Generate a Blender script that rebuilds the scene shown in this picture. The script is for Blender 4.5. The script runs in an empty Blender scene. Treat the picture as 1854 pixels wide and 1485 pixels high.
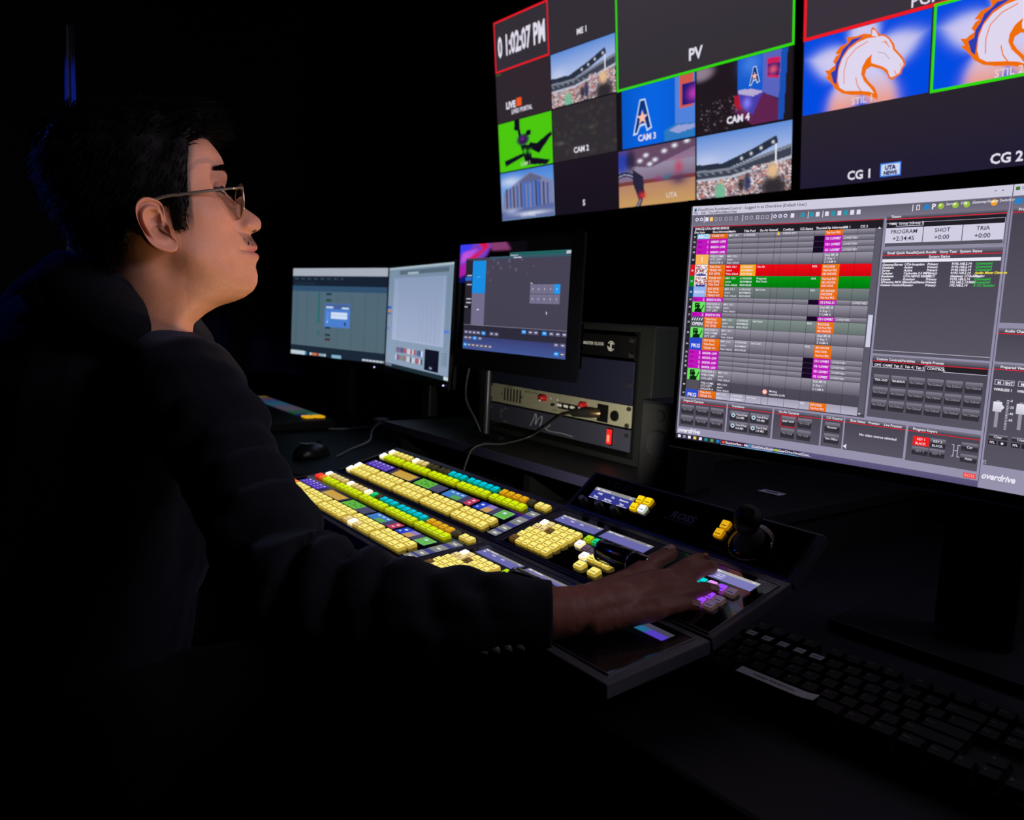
import bpy, bmesh, math, random
import numpy as np
from mathutils import Vector, Matrix, noise
random.seed(7); rng = np.random.default_rng(7)
SC = bpy.context.scene
COL = SC.collection
R = math.radians

# ---------------------------------------------------------------- camera
cam_d = bpy.data.cameras.new('camera'); cam = bpy.data.objects.new('camera', cam_d); COL.objects.link(cam)
cam_d.sensor_fit = 'HORIZONTAL'; cam_d.sensor_width = 36.0
cam_d.lens = 1440.0/1854*36.0
cam_d.dof.use_dof = True; cam_d.dof.focus_distance = .98; cam_d.dof.aperture_fstop = 7.5; cam_d.clip_start = 0.02; cam_d.clip_end = 60
CX = Vector((0.60293, 0.79635, 0.04787)); CD = Vector((0.12324, -0.03369, -0.99180)); CF = Vector((-0.78822, 0.60389, -0.11845))
m = Matrix.Identity(4)
for i in range(3):
    m[i][0] = CX[i]; m[i][1] = -CD[i]; m[i][2] = -CF[i]
m.translation = (0, 0, 1.12)
cam.matrix_world = m
SC.camera = cam

# ---------------------------------------------------------------- world, exposure
wd = bpy.data.worlds.new('dark_room'); SC.world = wd; wd.use_nodes = True
wd.node_tree.nodes['Background'].inputs[0].default_value = (0.0012, 0.0014, 0.002, 1)
wd.node_tree.nodes['Background'].inputs[1].default_value = 1.0
vs = SC.view_settings
vs.view_transform = 'Standard'; vs.look = 'None'; vs.exposure = 0.0; vs.gamma = 1.0; vs.use_curve_mapping = False

# ---------------------------------------------------------------- lamps: added fills, then the blue spots of the room
def aim(o, target):
    o.rotation_euler = (Vector(target)-o.location).to_track_quat('-Z', 'Y').to_euler()
def area(name, loc, target, sx, sy, power, color, spread=180):
    l = bpy.data.lights.new(name, 'AREA'); l.shape = 'RECTANGLE'; l.size = sx; l.size_y = sy
    l.energy = power; l.color = color; l.spread = R(spread)
    o = bpy.data.objects.new(name, l); COL.objects.link(o); o.location = loc; aim(o, target); return o
def spot(name, loc, target, power, color, angle, blend=.6, radius=.02):
    l = bpy.data.lights.new(name, 'SPOT'); l.energy = power; l.color = color; l.spot_size = R(angle); l.spot_blend = blend
    l.shadow_soft_size = radius
    o = bpy.data.objects.new(name, l); COL.objects.link(o); o.location = loc; aim(o, target); return o
HEAD = (-1.0, .30, 1.2)
area('added_area_fill', (0.35, 1.62, 1.95), HEAD, .9, .5, 6, (.85, .80, 1.0), 100)  # added area fill out of view; no further screens are built
spot('added_head_spot', (0.0, 1.66, 1.95), (-1.0, .30, 1.27), 4, (1.0, .62, .62), 13, .8, .16)  # added spot on the head, no fixture behind it
spot('added_face_spot', (-.64, 1.22, 1.46), (-1.0, .36, 1.23), 7, (1.0, .62, .80), 17, .8, 0)  # added spot strengthening the weak screen light on his face
spot('added_cheek_spot', (-.42, 1.30, 1.53), (-1.0, .36, 1.23), 3, (1.0, .74, .82), 17, .8, 0)  # second added fill from the screens' side, for the cheek
spot('added_chin_spot', (-.80, .78, .885), (-1.0, .34, 1.15), 6.8, (1, .64, .30), 34, .9, 0)  # added warm spot; the buttons alone light the chin too little
spot('added_neck_spot', (-.68, .70, .875), (-1.03, .30, 1.13), 2.6, (1, .64, .30), 26, .9, 0)  # added warm fill for the neck, unseen above the console
spot('added_rack_spot', (-.86, .76, .94), (-1.26, 1.11, .97), 8, (1, .95, .75), 95, .8, 0)  # added spot brightening the rack; no lamp stands here
spot('blue_stage_spot', (-3.2, -.75, 2.3), (-1.25, .18, 1.2), 26, (.03, .10, 1.0), 30)
spot('blue_curtain_spot', (-2.6, -.3, 2.75), (-3.48, .53, 1.80), 60, (.01, .05, 1.0), 13)

# ---------------------------------------------------------------- colour and material helpers
def lin(c): return c/12.92 if c <= .04045 else ((c+.055)/1.055)**2.4
def rgb(r, g, b): return (lin(r/255), lin(g/255), lin(b/255))
MATS = {}
def mat(name, color=(.02,.02,.02), rough=.5, metal=0, emis=None, es=1, spec=.5, bump=0, bscale=200, sheen=0, trans=0, coat=0, ior=1.45, var=0):
    if name in MATS: return MATS[name]
    m = bpy.data.materials.new(name); m.use_nodes = True; nt = m.node_tree; b = nt.nodes['Principled BSDF']
    b.inputs['Base Color'].default_value = (*color, 1); b.inputs['Roughness'].default_value = rough
    b.inputs['Metallic'].default_value = metal; b.inputs['Specular IOR Level'].default_value = spec
    b.inputs['IOR'].default_value = ior
    if emis: b.inputs['Emission Color'].default_value = (*emis, 1); b.inputs['Emission Strength'].default_value = es
    if sheen: b.inputs['Sheen Weight'].default_value = sheen; b.inputs['Sheen Roughness'].default_value = .4; b.inputs['Sheen Tint'].default_value = (.55, .62, .95, 1)
    if trans: b.inputs['Transmission Weight'].default_value = trans
    if coat: b.inputs['Coat Weight'].default_value = coat
    if bump or var:
        tc = nt.nodes.new('ShaderNodeTexCoord'); nz = nt.nodes.new('ShaderNodeTexNoise'); nz.inputs['Scale'].default_value = bscale
        nz.inputs['Detail'].default_value = 4
        nt.links.new(tc.outputs['Object'], nz.inputs['Vector'])
        if bump:
            bp = nt.nodes.new('ShaderNodeBump'); bp.inputs['Strength'].default_value = bump; bp.inputs['Distance'].default_value = .002
            nt.links.new(nz.outputs['Fac'], bp.inputs['Height']); nt.links.new(bp.outputs['Normal'], b.inputs['Normal'])
        if var:
            mx = nt.nodes.new('ShaderNodeMix'); mx.data_type = 'RGBA'
            mx.inputs[6].default_value = (*[c*(1-var) for c in color], 1); mx.inputs[7].default_value = (*[min(1, c*(1+var)) for c in color], 1)
            nt.links.new(nz.outputs['Fac'], mx.inputs[0]); nt.links.new(mx.outputs[2], b.inputs['Base Color'])
    MATS[name] = m; return m
def col_mat(name, emissive=True, rough=.35, strength=1.0, sss=0):
    if name in MATS: return MATS[name]
    m = bpy.data.materials.new(name); m.use_nodes = True; nt = m.node_tree; b = nt.nodes['Principled BSDF']
    a = nt.nodes.new('ShaderNodeAttribute'); a.attribute_name = 'Col'
    b.inputs['Roughness'].default_value = rough
    if emissive:
        b.inputs['Base Color'].default_value = (.004, .004, .005, 1); b.inputs['Specular IOR Level'].default_value = .25
        nt.links.new(a.outputs['Color'], b.inputs['Emission Color']); b.inputs['Emission Strength'].default_value = strength
    else: nt.links.new(a.outputs['Color'], b.inputs['Base Color'])
    MATS[name] = m; return m
PIX = col_mat('display_pixels')
M_BLACK = mat('black_plastic', (.004, .004, .005), .5, spec=.25, bump=.15, bscale=600)
M_GLOSS = mat('gloss_black', (.004, .004, .006), .08, coat=.3)
M_PANEL = mat('console_metal', (.11, .105, .12), .38, .3, bump=.12, bscale=900)
M_METAL = mat('dark_metal', (.010, .010, .012), .45, .5, spec=.3)
M_SILVER = mat('silver_metal', (.45, .45, .47), .32, .9)
M_RUB = mat('rubber', (.012, .012, .013), .7)

# ---------------------------------------------------------------- mesh collector
class MB:
    def __init__(s): s.v = []; s.f = []; s.mi = []; s.c = []; s.sm = []
    def add(s, vs, fs, mi=0, col=(0,0,0), smooth=False):
        o = len(s.v); s.v += [tuple(p) for p in vs]
        for f in fs:
            s.f.append([i+o for i in f]); s.mi.append(mi); s.sm.append(smooth)
            s.c.append(col if isinstance(col, list) else [col]*len(f))
    def box(s, x0, y0, z0, x1, y1, z1, mi=0, M=None, bev=0):
        if bev > 0:
            bm = bmesh.new(); bmesh.ops.create_cube(bm, size=1)
            for v in bm.verts: v.co = Vector(((x0+x1)/2+v.co.x*(x1-x0), (y0+y1)/2+v.co.y*(y1-y0), (z0+z1)/2+v.co.z*(z1-z0)))
            bmesh.ops.bevel(bm, geom=bm.edges[:], offset=bev, segments=2, affect='EDGES', profile=.6)
            vs = [M@v.co if M else v.co.copy() for v in bm.verts]; bm.verts.index_update()
            fs = [[v.index for v in f.verts] for f in bm.faces]; bm.free()
            s.add(vs, fs, mi); return
        vs = [Vector((x, y, z)) for x in (x0, x1) for y in (y0, y1) for z in (z0, z1)]
        if M: vs = [M@v for v in vs]
        s.add(vs, [(0,1,3,2), (4,6,7,5), (0,4,5,1), (2,3,7,6), (0,2,6,4), (1,5,7,3)], mi)
    def tube(s, pts, rad, n=10, mi=0, caps=True, smooth=True):
        pts = [Vector(p) for p in pts]
        if not isinstance(rad, (list, tuple)): rad = [rad]*len(pts)
        vs = []; up = None
        for i, p in enumerate(pts):
            t = (pts[min(i+1, len(pts)-1)]-pts[max(i-1, 0)]).normalized()
            if up is None: up = t.orthogonal().normalized()
            up = (up-t*up.dot(t)).normalized() if (up-t*up.dot(t)).length > 1e-6 else t.orthogonal().normalized()
            w = t.cross(up)
            for k in range(n):
                a = 2*math.pi*k/n; vs.append(p+(up*math.cos(a)+w*math.sin(a))*rad[i])
        fs = [(i*n+k, i*n+(k+1) % n, (i+1)*n+(k+1) % n, (i+1)*n+k) for i in range(len(pts)-1) for k in range(n)]
        s.add(vs, fs, mi, smooth=smooth)
        if caps:
            s.add(vs[:n], [list(range(n))[::-1]], mi); s.add(vs[-n:], [list(range(n))], mi)
    def prism(s, poly, z0, z1, mi=0, M=None):
        n = len(poly); vs = [Vector((x, y, z0)) for x, y in poly]+[Vector((x, y, z1)) for x, y in poly]
        if M: vs = [M@v for v in vs]
        s.add(vs, [list(range(n))[::-1], [n+i for i in range(n)]]+[(i, (i+1) % n, n+(i+1) % n, n+i) for i in range(n)], mi)
    def sphere(s, c, r, nu=16, nv=10, mi=0, M=None):
        if not isinstance(r, (tuple, list)): r = (r, r, r)
        vs = []; 
        for j in range(nv+1):
            t = math.pi*j/nv
            for i in range(nu):
                a = 2*math.pi*i/nu; v = Vector((c[0]+r[0]*math.sin(t)*math.cos(a), c[1]+r[1]*math.sin(t)*math.sin(a), c[2]+r[2]*math.cos(t)))
                vs.append(M@v if M else v)
        s.add(vs, [(j*nu+i, (j+1)*nu+i, (j+1)*nu+(i+1) % nu, j*nu+(i+1) % nu) for j in range(nv) for i in range(nu)], mi, smooth=True)
    def capsule(s, a, b, ra, rb, n=16):
        a = Vector(a); b = Vector(b); d = (b-a).normalized(); pts = []; rs = []
        for k in range(5):
            t = math.pi/2*(1-k/5); pts.append(a-d*ra*math.sin(t)); rs.append(max(ra*math.cos(t), 1e-4))
        pts.append(a); rs.append(ra); pts.append(b); rs.append(rb)
        for k in range(1, 6):
            t = math.pi/2*k/5; pts.append(b+d*rb*math.sin(t)); rs.append(max(rb*math.cos(t), 1e-4))
        s.tube(pts, rs, n)
    def build(s, name, mats, parent=None, smooth=None):
        me = bpy.data.meshes.new(name); me.from_pydata(s.v, [], s.f); 
        if not isinstance(mats, (list, tuple)): mats = [mats]
        for m in mats: me.materials.append(m)
        me.polygons.foreach_set('material_index', s.mi)
        me.polygons.foreach_set('use_smooth', s.sm if smooth is None else [smooth]*len(s.f))
        if PIX in mats or any(m.name.startswith('skin') for m in mats):
            at = me.color_attributes.new('Col', 'FLOAT_COLOR', 'CORNER')
            at.data.foreach_set('color', [x for f in s.c for c in f for x in (c[0], c[1], c[2], 1.0)])
        me.update()
        o = bpy.data.objects.new(name, me); COL.objects.link(o)
        if parent: o.parent = parent
        return o
def tag(o, label=None, cat=None, group=None, kind=None):
    if label: o['label'] = label
    if cat: o['category'] = cat
    if group: o['group'] = group
    if kind: o['kind'] = kind
    return o
def thing(name, label, cat, loc=(0,0,0), rotz=0, group=None):
    o = bpy.data.objects.new(name, None); o.empty_display_size = .05; COL.objects.link(o)
    o.location = loc; o.rotation_euler = (0, 0, rotz); return tag(o, label, cat, group)
def curve_tube(pts, rad, n=8, sub=8):
    pts = [Vector(p) for p in pts]; out = []
    for i in range(len(pts)-1):
        p0 = pts[max(i-1, 0)]; p1 = pts[i]; p2 = pts[i+1]; p3 = pts[min(i+2, len(pts)-1)]
        for k in range(sub):
            t = k/sub; out.append(.5*((2*p1)+(p2-p0)*t+(2*p0-5*p1+4*p2-p3)*t*t+(3*p1-p0-3*p2+p3)*t**3))
    out.append(pts[-1]); b = MB(); b.tube(out, rad, n); return b

# ---------------------------------------------------------------- lettering
_TX = {}
def text_mesh(t, bold=0, shear=0):
    k = (t, bold, shear)
    if k in _TX: return _TX[k]
    cu = bpy.data.curves.new('t', 'FONT'); cu.body = t; cu.size = 1; cu.offset = bold; cu.shear = shear; cu.resolution_u = 2
    ob = bpy.data.objects.new('t', cu); me = ob.to_mesh()
    vs = np.array([v.co[:2] for v in me.vertices]) if len(me.vertices) else np.zeros((0, 2)); fs = [list(p.vertices) for p in me.polygons]
    ob.to_mesh_clear(); bpy.data.objects.remove(ob); bpy.data.curves.remove(cu)
    w = (vs[:, 0].min(), vs[:, 0].max()) if len(vs) else (0, 0)
    _TX[k] = (vs, fs, w); return _TX[k]

# ---------------------------------------------------------------- a display surface: drawings are coloured facets of one mesh
class Scr:
    def __init__(s, w, h, fn=None, nx=1):
        s.w = w; s.h = h; s.mb = MB(); s.fn = fn; s.nx = nx; s.L = 0
    def P(s, u, v, l):
        if s.fn: return s.fn(u, v, l)
        return (u*s.w, -l*.00012, -v*s.h)
    def rect(s, u0, v0, u1, v1, c, c2=None, l=1):
        c2 = c2 or c; n = max(1, int(math.ceil((u1-u0)*s.nx)))
        for i in range(n):
            a = u0+(u1-u0)*i/n; b = u0+(u1-u0)*(i+1)/n
            s.mb.add([s.P(a, v0, l), s.P(a, v1, l), s.P(b, v1, l), s.P(b, v0, l)], [(0, 1, 2, 3)], 0, [c, c2, c2, c])
    def frame(s, u0, v0, u1, v1, t, c, l=1):
        tv = t*s.w/s.h
        s.rect(u0, v0, u1, v0+tv, c, l=l); s.rect(u0, v1-tv, u1, v1, c, l=l); s.rect(u0, v0+tv, u0+t, v1-tv, c, l=l); s.rect(u1-t, v0+tv, u1, v1-tv, c, l=l)
    def poly(s, pts, c, l=2):
        from mathutils.geometry import tessellate_polygon
        tr = tessellate_polygon([[Vector((x, y, 0)) for x, y in pts]])
        s.mb.add([s.P(x, y, l) for x, y in pts], [list(t) for t in tr], 0, c)
    def line(s, pts, t, c, l=3):
        asp = s.w/s.h
        for (x0, y0), (x1, y1) in zip(pts[:-1], pts[1:]):
            dx = (x1-x0)*asp; dy = y1-y0; d = math.hypot(dx, dy) or 1; nx = -dy/d*t/2/asp; ny = dx/d*t/2
            ex = (x1-x0)/d*t*.3; ey = (y1-y0)/d*t*.3
            s.mb.add([s.P(x0-ex+nx, y0-ey+ny, l), s.P(x0-ex-nx, y0-ey-ny, l), s.P(x1+ex-nx, y1+ey-ny, l), s.P(x1+ex+nx, y1+ey+ny, l)], [(0, 1, 2, 3)], 0, c)
    def disc(s, u, v, r, c, l=2, n=14):
        asp = s.w/s.h
        s.mb.add([s.P(u+r*math.cos(2*math.pi*k/n)/asp, v+r*math.sin(2*math.pi*k/n), l) for k in range(n)], [list(range(n))], 0, c)
    def text(s, t, u, v, size, c, al='l', l=4, bold=.01, shear=0, sx=1, fit=None):
        """size in fraction of display height, v = baseline; fit = width in u"""
        vs, fs, (a, b) = text_mesh(t, bold, shear)
        if not len(vs): return
        asp = s.h/s.w; k = size*sx*asp
        if fit: k = min(k, fit/(b-a+1e-6))
        off = 0 if al == 'l' else (-(b+a)/2*k if al == 'c' else -b*k)
        s.mb.add([s.P(u+off+x*k, v-y*size, l) for x, y in vs], fs, 0, c)
    def raster(s, u0, v0, u1, v1, img, l=1):
        ny, nx, _ = img.shape
        vs = [s.P(u0+(u1-u0)*i/(nx-1), v0+(v1-v0)*j/(ny-1), l) for j in range(ny) for i in range(nx)]
        cl = [tuple(x) for x in img.reshape(-1, 3).tolist()]; o = len(s.mb.v); s.mb.v += vs
        for j in range(ny-1):
            for i in range(nx-1):
                q = [j*nx+i, (j+1)*nx+i, (j+1)*nx+i+1, j*nx+i+1]
                s.mb.f.append([k+o for k in q]); s.mb.mi.append(0); s.mb.sm.append(False); s.mb.c.append([cl[k] for k in q])
    def build(s, parent, name='screen'): return s.mb.build(name, PIX, parent)

# ---------------------------------------------------------------- small picture painter for the video panes (numpy, 0..1 coordinates)
def canvas(nx=110, ny=64, c=(0, 0, 0)): return np.ones((ny, nx, 3))*np.array(c)
def XY(im): ny, nx, _ = im.shape; return np.meshgrid(np.linspace(0, 1, nx), np.linspace(0, 1, ny))
def inpoly(X, Y, pts):
    ins = np.zeros(X.shape, bool); n = len(pts)
    for i in range(n):
        x0, y0 = pts[i]; x1, y1 = pts[(i+1) % n]
        if y0 == y1: continue
        c = ((y0 > Y) != (y1 > Y)) & (X < (x1-x0)*(Y-y0)/(y1-y0)+x0); ins ^= c
    return ins
def pp(im, pts, c, a=1): 
    X, Y = XY(im); m = inpoly(X, Y, pts); im[m] = im[m]*(1-a)+np.array(c)*a
def blob(im, x, y, rx, ry, c, a=1, p=2):
    X, Y = XY(im); w = a*np.exp(-(((X-x)/rx)**2+((Y-y)/ry)**2)**(p/2))[..., None]; im[:] = im*(1-w)+np.array(c)*w
def vgrad(im, y0, y1, c0, c1):
    X, Y = XY(im); m = (Y >= y0) & (Y <= y1); t = ((Y-y0)/(y1-y0))[..., None]; im[m] = ((1-t)*np.array(c0)+t*np.array(c1))[m]
def speck(im, n, x0, y0, x1, y1, cols, s=.01, a=.9):
    for _ in range(n):
        x = rng.uniform(x0, x1); y = rng.uniform(y0, y1); c = cols[rng.integers(len(cols))]
        pp(im, [(x-s, y-s*1.3), (x+s, y-s*1.3), (x+s, y+s*1.3), (x-s, y+s*1.3)], c, a)
def img_stadium():
    im = canvas(130, 76); vgrad(im, 0, .55, rgb(95, 140, 215), rgb(185, 200, 235))
    blob(im, .12, .42, .12, .12, rgb(200, 205, 235), .6)
    D = rgb(40, 48, 66)
    pp(im, [(0, .45), (.30, .47), (.60, .33), (.85, .18), (.87, .29), (.62, .45), (.35, .56), (0, .54)], D)
    for x, y in ((.5, .44), (.6, .39), (.7, .33), (.82, .27)): blob(im, x, y, .012, .02, (.9, .95, 1))
    pp(im, [(0, .54), (.35, .56), (.62, .46), (1, .33), (1, 1), (0, 1)], rgb(125, 130, 145))
    pp(im, [(0, .58), (.35, .60), (.64, .50), (1, .38), (1, .50), (.66, .60), (.36, .68), (0, .68)], rgb(60, 66, 82))
    for k in range(12): pp(im, [(k/12, .6), (k/12+.03, .6), (k/12+.06, .64), (k/12+.03, .64)], rgb(150, 155, 165), .6)
    pp(im, [(0, .68), (.36, .69), (.66, .61), (1, .50), (1, .54), (.66, .65), (.36, .73), (0, .72)], rgb(190, 190, 205))
    pp(im, [(0, .73), (.36, .74), (1, .56), (1, 1), (0, 1)], rgb(150, 130, 130))
    cr = [rgb(222, 215, 222), rgb(205, 150, 145), rgb(90, 80, 95), rgb(220, 180, 165), rgb(235, 232, 240), rgb(120, 112, 135), rgb(200, 110, 110), rgb(75, 65, 70), rgb(190, 185, 200)]
    speck(im, 900, 0, .72, 1, 1, cr, .009); speck(im, 200, .6, .58, 1, .75, cr, .008)
    pp(im, [(.84, .30), (.855, .30), (.855, .6), (.84, .6)], rgb(230, 230, 240))
    blob(im, .27, .92, .06, .16, rgb(110, 185, 150), .95, 6); blob(im, .27, .76, .025, .03, rgb(210, 160, 130), .9, 4)
    blob(im, .50, .84, .035, .13, rgb(50, 45, 55), .95, 6); blob(im, .565, .82, .038, .14, rgb(35, 50, 95), .95, 6)
    blob(im, .50, .73, .018, .03, rgb(190, 130, 110), .9, 4); blob(im, .56, .70, .018, .03, rgb(80, 50, 50), .9, 4)
    blob(im, .83, .94, .14, .21, rgb(48, 44, 50), 1, 6); blob(im, .82, .68, .055, .11, rgb(225, 185, 140), 1, 4)
    return im
def img_gym():
    im = canvas(120, 76); vgrad(im, 0, .42, rgb(110, 90, 120), rgb(160, 130, 160)); vgrad(im, .30, .62, rgb(150, 140, 165), rgb(120, 95, 120))
    pp(im, [(0, 0), (1, 0), (1, .12), (.45, .36), (.2, .3), (0, .12)], rgb(100, 72, 100))
    for x, y in ((.38, .14), (.3, .22), (.62, .12), (.9, .02), (.5, .24), (.43, .3), (.75, .06)): blob(im, x, y, .03, .03, (.9, .9, 1))
    vgrad(im, .56, .62, rgb(125, 60, 60), rgb(120, 60, 60)); vgrad(im, .62, 1, rgb(180, 130, 105), rgb(200, 155, 95))
    blob(im, .55, .56, .05, .05, rgb(150, 60, 120), .8); blob(im, .65, .56, .06, .05, rgb(60, 110, 140), .9)
    blob(im, .05, .22, .13, .22, rgb(30, 60, 170), .95, 4); blob(im, .17, .2, .07, .2, rgb(40, 36, 60), .9, 4)
    blob(im, .80, .42, .05, .12, rgb(190, 60, 90), .85); blob(im, .80, .62, .11, .1, rgb(70, 55, 90), .85)
    X, Y = XY(im); r = np.sqrt(((X-.08)/.26)**2+((Y-.78)/.40)**2)
    im[(r > .8) & (r < .86)] = rgb(35, 32, 52); im[(r > .86) & (r < .92)] = rgb(150, 150, 185); im[(r > .92) & (r < 1.0)] = rgb(35, 32, 52)
    pp(im, [(.2, .35), (.34, .5), (.36, .85), (.28, .9), (.2, .6)], rgb(40, 36, 60)); blob(im, .33, .82, .05, .05, rgb(210, 50, 50), .95)
    return im
def img_hall():
    im = canvas(100, 70); vgrad(im, 0, 1, rgb(70, 130, 215), rgb(150, 190, 230)); 
    blob(im, .2, .2, .2, .1, (.8, .85, .95), .6)
    pp(im, [(.05, .42), (.5, .10), (.58, .06), (.98, .3), (1, .8), (0, .85)], rgb(125, 130, 170))
    pp(im, [(.38, .22), (.58, .08), (.78, .2), (.78, .26), (.38, .3)], rgb(95, 100, 135))
    for k in range(12):
        x = .10+k*.07; pp(im, [(x, .36-.12*math.exp(-((x-.55)/.3)**2)), (x+.03, .36-.12*math.exp(-((x-.55)/.3)**2)), (x+.03, .76), (x, .76)], rgb(55, 85, 160) if k % 2 else rgb(60, 60, 90))
    for k in range(4): x = .42+k*.09; pp(im, [(x, .24), (x+.045, .24), (x+.045, .8), (x, .8)], rgb(70, 110, 190))
    pp(im, [(0, .82), (1, .74), (1, 1), (0, 1)], rgb(90, 105, 160)); blob(im, .6, .9, .3, .04, (.8, .85, .95), .7); blob(im, .2, .82, .12, .05, rgb(180, 190, 220), .7)
    return im
def img_green():
    im = canvas(100, 70, rgb(75, 200, 15)); K = rgb(18, 14, 30)
    pp(im, [(.32, 0), (.42, 0), (.42, .18), (.36, .22), (.31, .18)], K); pp(im, [(.37, .18), (.42, .18), (.45, .4), (.4, .4)], K)
    blob(im, .47, .42, .12, .12, rgb(45, 22, 70), 1, 8); blob(im, .46, .40, .04, .04, rgb(110, 50, 140), .8)
    pp(im, [(.55, .25), (.62, .25), (.62, .36), (.5, .36)], K); pp(im, [(.6, .5), (.72, .55), (.98, .38), (1, .44), (.76, .75), (.66, .68), (.55, .6)], K)
    pp(im, [(.42, .52), (.62, .55), (.62, .95), (.52, .95)], K); pp(im, [(.1, .78), (.5, .68), (.52, .74), (.12, .9)], K); pp(im, [(.6, .8), (.95, .92), (.9, 1), (.62, .95)], K)
    blob(im, .5, .66, .03, .04, rgb(75, 200, 15), 1); blob(im, .6, .68, .03, .04, rgb(75, 200, 15), 1)
    return im
def img_setA():
    im = canvas(120, 76, rgb(8, 95, 215)); X, Y = XY(im); im *= (.75+.35*np.exp(-((X-.45)/.4)**2))[..., None]
    pp(im, [(.74, 0), (1, 0), (1, 1), (.74, 1)], rgb(80, 130, 220)); pp(im, [(.80, .0), (.98, 0), (.98, .52), (.80, .52)], rgb(205, 90, 75))
    pp(im, [(.84, .14), (1, .14), (1, .48), (.84, .48)], rgb(20, 25, 120)); blob(im, .98, .32, .07, .1, rgb(190, 60, 180), .9)
    pp(im, [(.6, .82), (.75, .74), (1, .78), (1, 1), (.6, 1)], rgb(45, 120, 190)); pp(im, [(.66, .83), (.78, .77), (1, .8), (1, .86), (.78, .9)], rgb(150, 160, 215))
    return im
def img_setB():
    im = canvas(120, 76, rgb(32, 24, 30)); blob(im, .05, .05, .14, .12, rgb(150, 130, 150), .9, 4)
    pp(im, [(.46, .0), (.72, 0), (.72, .6), (.46, .5)], rgb(20, 90, 205)); blob(im, .6, .1, .1, .15, rgb(80, 140, 235), .6)
    pp(im, [(.72, 0), (.92, 0), (.90, .7), (.72, .55)], rgb(90, 100, 190)); pp(im, [(.76, .08), (.89, .10), (.88, .40), (.76, .35)], rgb(200, 30, 90)); pp(im, [(.765, .16), (.885, .18), (.88, .36), (.765, .32)], rgb(30, 20, 110)); blob(im, .82, .26, .04, .06, rgb(230, 90, 110), .9)
    pp(im, [(.90, 0), (.96, 0), (.93, 1), (.87, 1)], rgb(25, 80, 180))
    pp(im, [(.45, .55), (.72, .55), (.88, .7), (.88, 1), (.62, 1), (.42, .75)], rgb(95, 35, 80)); pp(im, [(.42, .52), (.5, .5), (.5, .75), (.43, .68)], rgb(170, 25, 50))
    pp(im, [(.46, .45), (.62, .46), (.74, .55), (.70, .60), (.62, .85), (.5, .7)], rgb(70, 60, 170)); pp(im, [(.46, .44), (.60, .46), (.73, .54), (.62, .58), (.47, .5)], rgb(180, 170, 210)); blob(im, .56, .66, .04, .08, rgb(140, 130, 250), .9)
    speck(im, 90, .05, .5, .45, .98, [rgb(120, 110, 120), rgb(70, 60, 70), rgb(60, 45, 55)], .008, .8)
    return im
def img_dim():
    im = canvas(60, 40, rgb(50, 45, 50)); speck(im, 70, 0, .1, 1, .95, [rgb(62, 58, 60), rgb(45, 55, 48), rgb(70, 62, 60)], .03, .4); blob(im, .12, .66, .06, .03, rgb(110, 105, 105), .6); blob(im, .62, .48, .04, .03, rgb(90, 90, 80), .6); return im
def img_star():
    im = canvas(110, 64, rgb(0, 75, 225)); X, Y = XY(im); x = (X-.5)*1.78; y = Y-.52
    a = np.arctan2(x, -y); r = np.hypot(x, y); k = (a/(2*np.pi/5)) % 1; k = np.abs(k-np.round(k))*2
    edge = .80*(1-.60*k)
    w = 1/(1+np.exp((r-edge)/.05)); w = (w*.95)[..., None]
    base = np.ones_like(im)*np.array(rgb(210, 205, 240)); o = np.clip((Y-.62)/.35, 0, 1)[..., None]*.8; base = base*(1-o)+np.array(rgb(245, 150, 95))*o
    g = np.clip(.15*np.exp(-((r-edge)/.12)**2), 0, 1)[..., None]
    im[:] = im*(1-g)+np.array(rgb(90, 190, 255))*g; im[:] = im*(1-w)+base*w
    return im

# ================================================================ ROOM
DZ = .745
M_WALL = mat('dark_wall_paint', (.006, .006, .009), .8, bump=.3, bscale=60)
M_FLOOR = mat('dark_carpet', (.008, .008, .010), .95, bump=.6, bscale=400)
def struct(name, x0, y0, z0, x1, y1, z1, m):
    b = MB(); b.box(x0, y0, z0, x1, y1, z1); return tag(b.build(name, m), kind='structure')
struct('floor', -4.6, -2.0, -.05, 2.2, 1.95, 0, M_FLOOR)
struct('ceiling', -4.6, -2.0, 2.9, 2.2, 1.95, 2.95, M_WALL)
struct('wall_back', -4.6, 1.87, 0, 2.2, 1.95, 2.9, M_WALL)
struct('wall_left', -4.7, -2.0, 0, -4.6, 1.95, 2.9, M_WALL)
struct('wall_right', 2.2, -2.0, 0, 2.3, 1.95, 2.9, M_WALL)
struct('wall_front', -4.6, -2.1, 0, 2.2, -2.0, 2.9, M_WALL)

# blue-lit curtain at the side of the room
b = MB(); n = 40; W_ = .105; vs = []
for j in range(2):
    for i in range(n+1):
        t = i/n; vs.append((-3.50+.012*math.sin(t*9)+.006*math.sin(t*23), .475+.035*j+t*W_*(1-.75*j), 2.11 if j else .03))
for j in range(2):
    for i in range(n+1):
        t = i/n; vs.append((-3.512+.012*math.sin(t*9)+.006*math.sin(t*23), .475+.035*j+t*W_*(1-.75*j), 2.11 if j else .03))
N = n+1
fs = [(i, i+1, N+i+1, N+i) for i in range(n)]+[(2*N+i, 3*N+i, 3*N+i+1, 2*N+i+1) for i in range(n)]+[(N+i, N+i+1, 3*N+i+1, 3*N+i) for i in range(n)]+[(0, N, 3*N, 2*N), (n, 2*N+n, 3*N+n, N+n)]+[(i, 2*N+i, 2*N+i+1, i+1) for i in range(n)]
b.add(vs, fs, smooth=False)
tag(b.build('curtain', mat('curtain_cloth', (.25, .26, .30), .85, sheen=.3, bump=.3, bscale=90)), 'narrow dark curtain catching blue stage light behind the seated man', 'curtain')

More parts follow.
